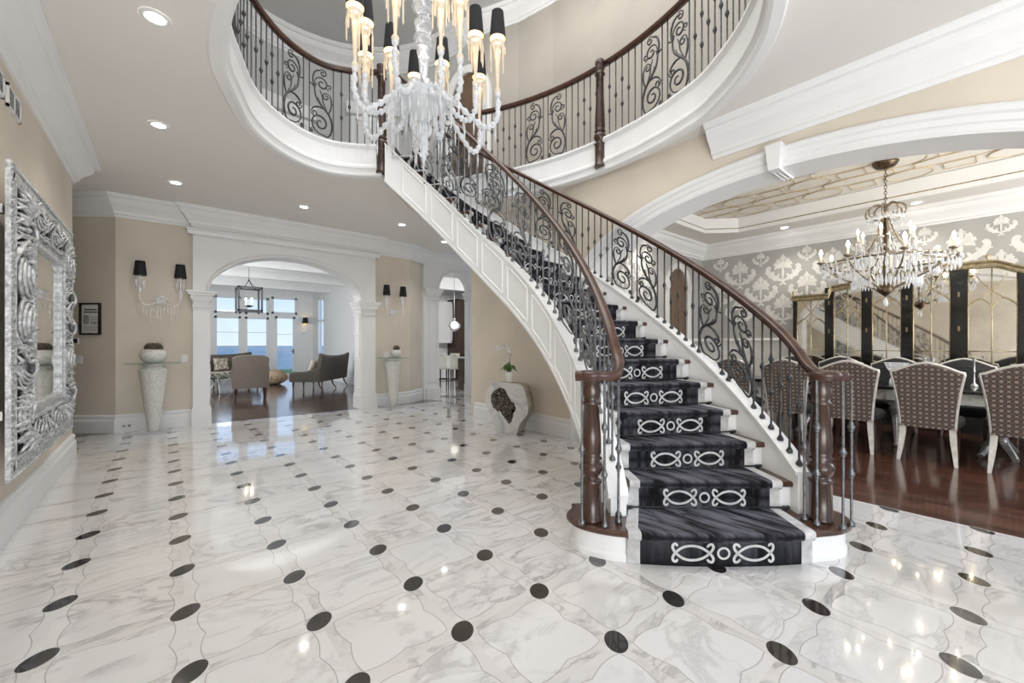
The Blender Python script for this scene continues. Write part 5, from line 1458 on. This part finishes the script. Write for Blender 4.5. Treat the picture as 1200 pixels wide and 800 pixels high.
for nm, a in (('window_13', (16.95, 17.75, .9, 3.1)),):
    m = MB(); y0, y1, z0, z1 = a
    for b in ((y0, y0+.06, z0, z1), (y1-.06, y1, z0, z1), (y0, y1, z0, z0+.06), (y0, y1, z1-.06, z1), (y0, y1, 2.2, 2.26)): m.box(4.69, 4.76, *b)
    w = m.build(nm, 'white_trim'); w['kind'] = 'structure'; w['label'] = 'tall narrow window in the right wall of the sitting room'; w['category'] = 'window'; WORLD[w.name] = Vector((0, 0, 0))
    m = MB(); m.box(4.73, 4.74, y0, y1, z0, z1); m.build('glass_pane', 'window_glass', w)
m = MB(); m.add([(-600, 24, -7), (900, 24, -7), (900, 3000, -7), (-600, 3000, -7)], [(0, 1, 2, 3)]); sea_o = m.build('sea', 'sea'); tag(sea_o, 'blue sea out to the horizon beyond the windows', 'sea', kind='stuff')
m = MB(); m.box(-6, 9, 18.8, 24, -.3, .02); o = m.build('terrace_lawn', 'lawn'); tag(o, 'strip of green lawn outside the windows', 'lawn', kind='structure')

def turned_leg(m, x, y, h, r=.025):
    m.lathe([(r*.5, 0), (r*.8, .03), (r*.6, .05), (r*1.1, h*.75), (r*1.3, h*.85), (r*.9, h*.9), (r*1.2, h)], (x, y, 0), 10)
def settee(cx, cy, rz, label, fabric='dark_taupe_fabric'):
    """local: seat faces +y, width along x"""
    t = thing('settee', label, 'sofa', (0, 0, 0)); w = .95; d = .40
    m = MB(); m.bbox(-w, w, -d, d, .26, .36, .02); m.build('seat_frame', fabric, t)
    for sx in (-1, 1):
        m = MB(); m.bbox(min(sx*.01, sx*(w-.09)), max(sx*.01, sx*(w-.09)), -d+.1, d+.02, .36, .47, .03); m.build('seat_cushion', 'pattern_cushion', t)
    m = MB(); n = 16
    rings = []
    for i in range(n+1):
        x = -w+2*w*i/n; hgt = .98+.06*abs(2*i/n-1)**3-.02*sin(pi*i/n)
        rings.append([(x, -d-.02, .26), (x, -d+.10, .26), (x, -d+.06, .60), (x, -d-.02, hgt), (x, -d-.07, hgt+.02), (x, -d-.10, hgt-.03), (x, -d-.05, .6)])
    m.loft(rings, smooth=False); m.build('backrest', fabric, t)
    for sx in (-1, 1):
        m = MB()
        rr = []
        for y, z in ((-d-.02, .66), (-d+.2, .57), (0, .53), (d-.08, .52), (d, .50)):
            rr.append([(sx*(w-.07), y, .26), (sx*(w), y, .26), (sx*(w+.02), y, z-.02), (sx*(w-.03), y, z+.02), (sx*(w-.08), y, z-.02)])
        m.loft(rr, smooth=False); m.build('arm', fabric, t)
    for x in (-w+.08, -.3, .3, w-.08):
        m = MB(); turned_leg(m, x, d-.06, .26); m.build('leg', 'espresso_wood', t)
    for x in (-w+.1, 0, w-.1):
        m = MB(); m.tube(catmull([(x, -d+.05, .27), (x, -d+.02, .15), (x, -d-.08, .02)], 4), [.03, .028, .026, .024, .022, .02, .018, .018, .018], 6); m.build('leg', 'espresso_wood', t)
    t.location = (cx, cy, 0); t.rotation_euler = (0, 0, rz); return t
def cushion(x, y, z, rz, tilt, mat, label, grp, s=.19):
    m = MB(); m.loft([[(sx*s*a, dy, sz*s*a) for sx, sz in ((-1, -1), (0, -.93), (1, -1), (.93, 0), (1, 1), (0, .93), (-1, 1), (-.93, 0))] for a, dy in ((.75, -.06), (1, -.01), (1, .01), (.75, .06))], smooth=True)
    R = Matrix.Rotation(tilt, 3, 'X')
    m.v = [R @ v for v in m.v]
    o = m.build('throw_cushion', mat); o.location = (x, y, z); o.rotation_euler = (0, 0, rz); tag(o, label, 'cushion', grp)
sx_, sy_ = 3.55, 13.2
rzs = R_(50)
settee(sx_, sy_, rzs, 'dark brown settee with striped seat and cushions at the right wall of the sitting room')
def loc(cx, cy, rz, x, y): return (cx+x*cos(rz)-y*sin(rz), cy+x*sin(rz)+y*cos(rz))
for i, (x, mt, l) in enumerate(((-.66, 'cream_cushion', 'cream cushion nearest on the dark settee'), (-.38, 'pattern_cushion', 'patterned cushion second on the dark settee'), (-.08, 'cream_cushion', 'cream cushion in the middle of the dark settee'), (.30, 'pattern_cushion', 'patterned cushion at the far end of the dark settee'))):
    a, b = loc(sx_, sy_, rzs, x, -.13); cushion(a, b, .70, rzs, .3, mt, l, 'cushions on the settee', .17)
s2x, s2y, r2 = 1.45, 15.3, R_(180+0)
settee(1.35, 15.6, R_(-170), 'small settee below the windows with cushions, left of the sitting room')
for i, (x, mt, l) in enumerate(((.46, 'cream_cushion', 'cream cushion on the settee below the windows'), (-.02, 'pattern_cushion', 'grey patterned cushion on the settee below the windows'))):
    a, b = loc(1.35, 15.6, R_(-170), x, -.15); cushion(a, b, .69, R_(-170), .3, mt, l, None, .20)
# wing armchair seen from behind
t = thing('armchair', 'brown leather high-backed armchair seen from behind', 'armchair', (0, 0, 0))
m = MB(); n = 8; rings = []
for i in range(n+1):
    x = -.36+.72*i/n; bul = .05*sin(pi*i/n); hh = 1.05-.07*abs(2*i/n-1)**5
    rings.append([(x, -.34-bul, .25), (x*1.0, -.38-bul, .6), (x*1.05, -.44-bul, hh-.02), (x*1.04, -.40-bul, hh), (x*1.02, -.34, hh-.02), (x, -.26, .6), (x, -.22, .25)])
m.loft(rings, smooth=False); m.build('backrest', 'leather_brown', t)
m = MB(); m.bbox(-.36, .36, -.30, .36, .24, .46, .03); m.build('seat', 'leather_brown', t)
for sx in (-1, 1):
    m = MB(); m.loft([[(sx*.30, y, .25), (sx*.38, y, .25), (sx*.39, y, z), (sx*.31, y, z)] for y, z in ((-.34, .75), (-.1, .64), (.2, .62), (.34, .58))]); m.build('arm', 'leather_brown', t)
    for y in (-.30, .30):
        m = MB(); turned_leg(m, sx*.31, y, .25, .028); m.build('leg', 'espresso_wood', t)
t.location = (1.62, 12.05, 0); t.rotation_euler = (0, 0, R_(-6))
t = thing('glass_table', 'low glass coffee table with curled metal legs between the seats', 'table', (1.35, 13.9, 0))
m = MB(); m.lathe([(.40, .44), (.41, .445), (.41, .455), (.40, .46)], (1.1, 13.6, 0), 24); m.build('glass_top', 'table_glass', t)
m = MB()
for k in range(4):
    a = 2*pi*k/4; m.tube(catmull([(1.1+.3*cos(a), 13.6+.3*sin(a), .435), (1.1+.1*cos(a), 13.6+.1*sin(a), .25), (1.1+.32*cos(a), 13.6+.32*sin(a), .01)], 5), .012, 5)
m.build('legs', 'silver_leaf', t)
m = MB(); m.lathe([(.12, .0), (.30, .08), (.36, .22), (.33, .36), (.2, .46), (.05, .48)], (2.75, 15.4, 0), 18)
for k in range(16):
    a = 2*pi*k/16; m.tube(catmull([(2.75+.14*cos(a), 15.4+.14*sin(a), .02), (2.75+.37*cos(a+.3), 15.4+.37*sin(a+.3), .22), (2.75+.16*cos(a+.6), 15.4+.16*sin(a+.6), .47)], 4), .02, 5)
tag(m.build('woven_pouf', 'woven_tan'), 'round tan woven pouf between the armchair and the settee', 'pouf')
# lantern pendant
lx, ly = 1.65, 12.5
t = thing('lantern_pendant', 'square black open-frame lantern hanging in the sitting room', 'pendant light', (lx, ly, 2.15))
m = MB(); w = .25
for z in (2.16, 2.74):
    pts = [(lx-w, ly-w), (lx+w, ly-w), (lx+w, ly+w), (lx-w, ly+w)]
    for (a, b), (c, d) in zip(pts, pts[1:]+pts[:1]):
        m.box(min(a, c)-.021, max(a, c)+.021, min(b, d)-.021, max(b, d)+.021, z-.021, z+.021)
for a in (-w, w):
    for b in (-w, w): m.box(lx+a-.021, lx+a+.021, ly+b-.021, ly+b+.021, 2.10, 2.74)
m.build('frame', 'iron', t)
m = MB()
for a in (-w, w):
    for b in (-w, w): m.tube(catmull([(lx+a, ly+b, 2.74), (lx+a*.4, ly+b*.4, 2.78), (lx+a*.1, ly+b*.1, 2.90), (lx, ly, 2.98)], 4), .008, 5)
m.tube([(lx, ly, 2.9), (lx, ly, LZ)], .006, 5); m.lathe([(.06, LZ-.001), (.05, LZ-.03)], (lx, ly, 0), 12); m.build('hanger', 'black_lacquer', t)
for k in range(4):
    a = pi/2*k+.5; m = MB(); m.tube([(lx+.09*cos(a), ly+.09*sin(a), 2.30), (lx+.09*cos(a), ly+.09*sin(a), 2.42)], .012, 6); m.build('candle', 'ivory_candle', t)
    m = MB(); m.lathe([(.006, 2.42), (.016, 2.45), (.001, 2.49)], (lx+.09*cos(a), ly+.09*sin(a), 0), 6); m.build('bulb', 'flame', t)
m = MB(); m.lathe([(.03, 2.25), (.11, 2.29), (.02, 2.31)], (lx, ly, 0), 10); m.build('candle_pan', 'black_lacquer', t)
# sconce on far wall
t = thing('wall_sconce', 'small single shade sconce on the far wall beside the glazed door', 'sconce', (4.38, LY, 1.9))
o1, o2 = MB(), MB(); shade(o1, o2, (4.38, LY-.12, 2.15), .24, .11, .085); so = o1.build('lamp_shade', 'black_shade', t); o2.build('shade_lining', 'shade_lining', so)
m = MB(); m.tube(catmull([(4.30, LY-.01, 1.75), (4.32, LY-.10, 1.72), (4.38, LY-.12, 1.85), (4.38, LY-.12, 2.2)], 5), .012, 6); m.lathe([(.05, 1.70), (.06, 1.75), (.05, 1.80)], (4.30, LY-.03, 0), 8); m.build('arm', 'crystal', t)

# ------------------------------------------------------------------ kitchen through the small arch
m = MB(); m.box(4.9, 9.6, 13.5, 13.65, 0, 3.5); struct(m, 'wall_kitchen', 'cool_white_wall')
m = MB(); m.box(9.5, 9.65, 6.3, 13.5, 0, 3.5); struct(m, 'wall_kitchen_right', 'cool_white_wall')
m = MB(); m.box(4.86, 9.6, 9.0, 13.6, 3.5, 3.6); struct(m, 'ceiling_kitchen', 'cool_white_wall')
m = MB(); m.box(5.0, 9.5, 11.9, 12.1, 3.12, 3.5); m.box(5, 9.5, 11.86, 12.14, 3.4, 3.499); b = m.build('ceiling_beam', 'white_trim'); b['kind'] = 'structure'; b['label'] = 'white beam across the kitchen ceiling'; b['category'] = 'ceiling'
def cabinet(x0, x1, y0, y1, z0, z1, mat, label, nd, cat='cabinet', handle='silver_leaf'):
    t = thing('cabinet', label, cat, ((x0+x1)/2, y0, z0))
    m = MB(); m.box(x0, x1, y0+.02, y1, z0, z1); m.build('carcass', mat, t)
    w = (x1-x0)/nd
    for i in range(nd):
        a, b = x0+w*i+.01, x0+w*(i+1)-.01; m = MB()
        m.box(a, b, y0+.004, y0+.02, z0+.02, z1-.02)
        for q in ((a, a+.05, z0+.02, z1-.02), (b-.05, b, z0+.02, z1-.02), (a, b, z0+.02, z0+.08), (a, b, z1-.08, z1-.02)): m.box(q[0], q[1], y0-.008, y0+.004, q[2], q[3])
        dr = m.build('door', mat, t)
        m = MB(); m.tube([(b-.03, y0-.03, z0+.1), (b-.03, y0-.03, z0+.25)], .008, 5); m.build('handle', handle, dr)
    return t
cabinet(7.35, 8.08, 13.08, 13.48, 1.35, 2.85, 'cabinet_white', 'white wall cabinet at the back of the kitchen', 1)
cabinet(7.35, 8.08, 12.88, 13.48, 0, .9, 'cabinet_white', 'white base cabinet at the back of the kitchen', 1)
cabinet(8.10, 9.45, 12.83, 13.48, 0, 2.95, 'mahogany', 'tall dark wood cabinet at the back of the kitchen', 2)
cabinet(6.55, 8.2, 9.7, 10.32, 0, .90, 'mahogany', 'dark wood kitchen island', 3, 'kitchen island', 'bronze')
m = MB(); m.bbox(6.48, 8.3, 9.62, 10.38, .90, .945, .008); tag(m.build('island_countertop', 'stone_counter'), 'pale stone worktop on the dark kitchen island', 'countertop')
m = MB(); m.box(7.02, 7.32, 13.44, 13.5, 1.3, 2.6); w = m.build('window_14', 'frosted_glow'); w['kind'] = 'structure'; w['label'] = 'bright narrow kitchen window'; w['category'] = 'window'
def stool(x, y, rz, label):
    t = thing('bar_stool', label, 'stool', (0, 0, 0), group=None)
    m = MB(); m.bbox(-.17, .17, -.16, .16, .56, .62, .015); m.build('seat', 'cream_leather', t)
    m = MB(); m.loft([[(-.15, -.13, .60), (-.15, .13, .60), (-.19, .13, .60), (-.19, -.13, .60)], [(-.19, -.14, 1.04), (-.19, .14, 1.04), (-.22, .14, 1.04), (-.22, -.14, 1.04)]]); bk = m.build('backrest', 'cream_leather', t)
    m = MB(); m.tube([(-.205, -.05, .98), (-.235, 0, .96), (-.205, .05, .98)], .008, 5); m.build('pull_handle', 'bronze', bk)
    for sx in (-1, 1):
        for sy in (-1, 1):
            m = MB(); m.loft([[(sx*.145+a*w, sy*.125+b*w, z) for a, b in ((-1, -1), (1, -1), (1, 1), (-1, 1))] for z, w in ((0, .014), (.56, .02))]); m.build('leg', 'espresso_wood', t)
    m = MB()
    for s_ in (-1, 1): m.box(-.145, .145, s_*.125-.01, s_*.125+.01, .2, .23); m.box(s_*.145-.01, s_*.145+.01, -.155, .155, .25, .28)
    m.build('stretcher', 'espresso_wood', t)
    t.location = (x, y, 0); t.rotation_euler = (0, 0, rz); return t
s0 = stool(6.44, 10.95, R_(47), 'left one of the two cream leather bar stools at the kitchen island')
dup(s0, (6.71, 10.67, 0), R_(47), 'right one of the two cream leather bar stools at the kitchen island')
t = thing('globe_pendant', 'clear glass globe pendant light over the kitchen island', 'pendant light', (6.72, 10.8, 1.7))
m = MB(); m.lathe([(.01, 1.70), (.10, 1.73), (.19, 1.83), (.19, 1.90), (.10, 1.99), (.04, 2.02)], (6.72, 10.8, 0), 20); m.build('globe', 'clear_glass', t)
m = MB(); m.ball((6.72, 10.8, 1.88), .075, 10, 8); m.build('bulb', 'frosted_glow', t)
m = MB(); m.lathe([(.05, 2.02), (.045, 2.09), (.008, 2.11), (.008, 3.49), (.05, 3.495)], (6.72, 10.8, 0), 10); m.build('stem', 'silver_leaf', t)
t = thing('silver_bowl', 'shiny silver bowl on the kitchen island worktop', 'bowl', (6.85, 10.1, .945))
m = MB(); m.lathe([(.06, .946), (.05, .96), (.15, 1.03), (.20, 1.10), (.19, 1.10), (.13, 1.03), (.02, .97)], (6.85, 10.1, 0), 20); m.build('bowl', 'silver_leaf', t)
m = MB()
for k in range(7): m.ball((6.85+.09*cos(k*2.4), 10.1+.09*sin(k*2.4), 1.10+.02*(k % 2)), .05, 8, 6)
m.build('fruit', 'white_ceramic', t)
t = thing('vase', 'round silver vase right of the bowl on the kitchen island', 'vase', (7.20, 9.95, .945))
m = MB(); m.lathe([(.05, .946), (.12, 1.0), (.14, 1.08), (.10, 1.17), (.05, 1.22), (.06, 1.25)], (7.12, 9.95, 0), 18); m.build('body', 'silver_leaf', t)

# ------------------------------------------------------------------ camera, world, light
cam = bpy.data.cameras.new('camera'); co = bpy.data.objects.new('camera', cam); COL.objects.link(co)
co.location = (0, 0, EYE); co.rotation_euler = (pi/2, 0, -YAW)
cam.sensor_width = 36; cam.lens = 488/1200*36; cam.shift_y = (403.5-400)/1200; cam.clip_end = 5000
scn.camera = co
w = bpy.data.worlds.new('world'); scn.world = w; w.use_nodes = True
nt = w.node_tree; bg = nt.nodes['Background']
tc = nt.nodes.new('ShaderNodeTexCoord'); sp = nt.nodes.new('ShaderNodeSeparateXYZ'); nt.links.new(tc.outputs['Generated'], sp.inputs[0])
rp_ = nt.nodes.new('ShaderNodeValToRGB'); nt.links.new(sp.outputs[2], rp_.inputs[0])
e = rp_.color_ramp.elements; e[0].position = 0.0; e[0].color = (.68, .78, .90, 1); e[1].position = .25; e[1].color = (.42, .60, .90, 1)
e2 = e.new(.08); e2.color = (.58, .72, .92, 1)
nt.links.new(rp_.outputs[0], bg.inputs[0]); bg.inputs[1].default_value = 1.15
def area(name, loc, rot, sx, sy, power, col=(1, 1, 1), sub=True):
    l = bpy.data.lights.new(name, 'AREA'); l.shape = 'RECTANGLE'; l.size = sx; l.size_y = sy; l.energy = power; l.color = col
    o = bpy.data.objects.new(name, l); COL.objects.link(o); o.location = loc; o.rotation_euler = rot; return o
# added fill panels without fixtures; the front pair stands behind the camera
area('front_fill', tuple(W(-.2, -2.4, 2.0)), (R_(86), 0, -YAW), 6.5, 3.2, 150, (1, .985, .97))  # unseen fill panel added to light the hall; no window there
area('front_low_fill', tuple(W(.3, -1.6, .35)), (R_(150), 0, -YAW), 5, 1.2, 200, (1, .97, .94))  # added upward fill near the floor, lifts the ceiling
area('stairwell_fill', (2.2, 2.6, 7.25), (0, 0, 0), 4.2, 4.8, 140, (1, .98, .95))  # unseen panel added high over the opening as fill
area('gallery_fill', tuple(W(-.5, .2, 4.6)), (R_(112), 0, -YAW), 3.5, 1.0, 75, (1, .98, .96))  # fill added for the upper hall, out of view
area('dining_fill', (6.6, -2.3, 2.4), (R_(75), 0, R_(-10)), 3.5, 1.8, 110, (1, .97, .93))  # fill added in the unseen end of the dining room
area('dining_up_fill', (7.0, -1.6, .9), (R_(170), 0, 0), 2.5, 1.2, 40, (1, .96, .92))  # added upward fill that brightens the tray ceiling
area('living_arch_fill', (1.8, 8.95, 3.02), (R_(62), 0, 0), 3.2, .4, 40, (.96, .98, 1))  # added fill behind the portal, not light through the windows
area('living_side_fill', (-.35, 13.0, 1.9), (0, R_(-90), 0), 2.2, 6, 120, (.95, .98, 1))  # fill panel added at the blank left wall, no window there
area('kitchen_fill', (7.6, 9.2, 3.2), (R_(50), 0, 0), 3.0, .5, 50, (1, .98, .95))  # fill added behind the kitchen portal, facing away
area('upper_up_fill', (2.2, 3.4, 5.6), (pi, 0, 0), 2.0, 2.0, 110, (1, .98, .96))  # unseen upward fill added for the high ceiling
def point(name, loc, power, r=.1, col=(1, .9, .75)):
    l = bpy.data.lights.new(name, 'POINT'); l.energy = power; l.shadow_soft_size = r; l.color = col
    o = bpy.data.objects.new(name, l); COL.objects.link(o); o.location = loc; return o
for i, (x, y) in enumerate(((-.05, 3.65), (-.05, 5.42), (.11, 7.2), (1.69, 7.17), (3.31, 7.1), (4.55, 7.7), (6.98, 4.1), (8.8, 2.6), (8.8, .95))):
    l = bpy.data.lights.new('can_light', 'SPOT'); l.energy = 38; l.spot_size = R_(120); l.spot_blend = .8; l.shadow_soft_size = .05; l.color = (1, .95, .88)
    o = bpy.data.objects.new('can_light', l); COL.objects.link(o); o.location = (x, y, CEIL-.015)
scn.view_settings.view_transform = 'Standard'; scn.view_settings.look = 'None'; scn.view_settings.exposure = 0.28; scn.view_settings.gamma = 1.04
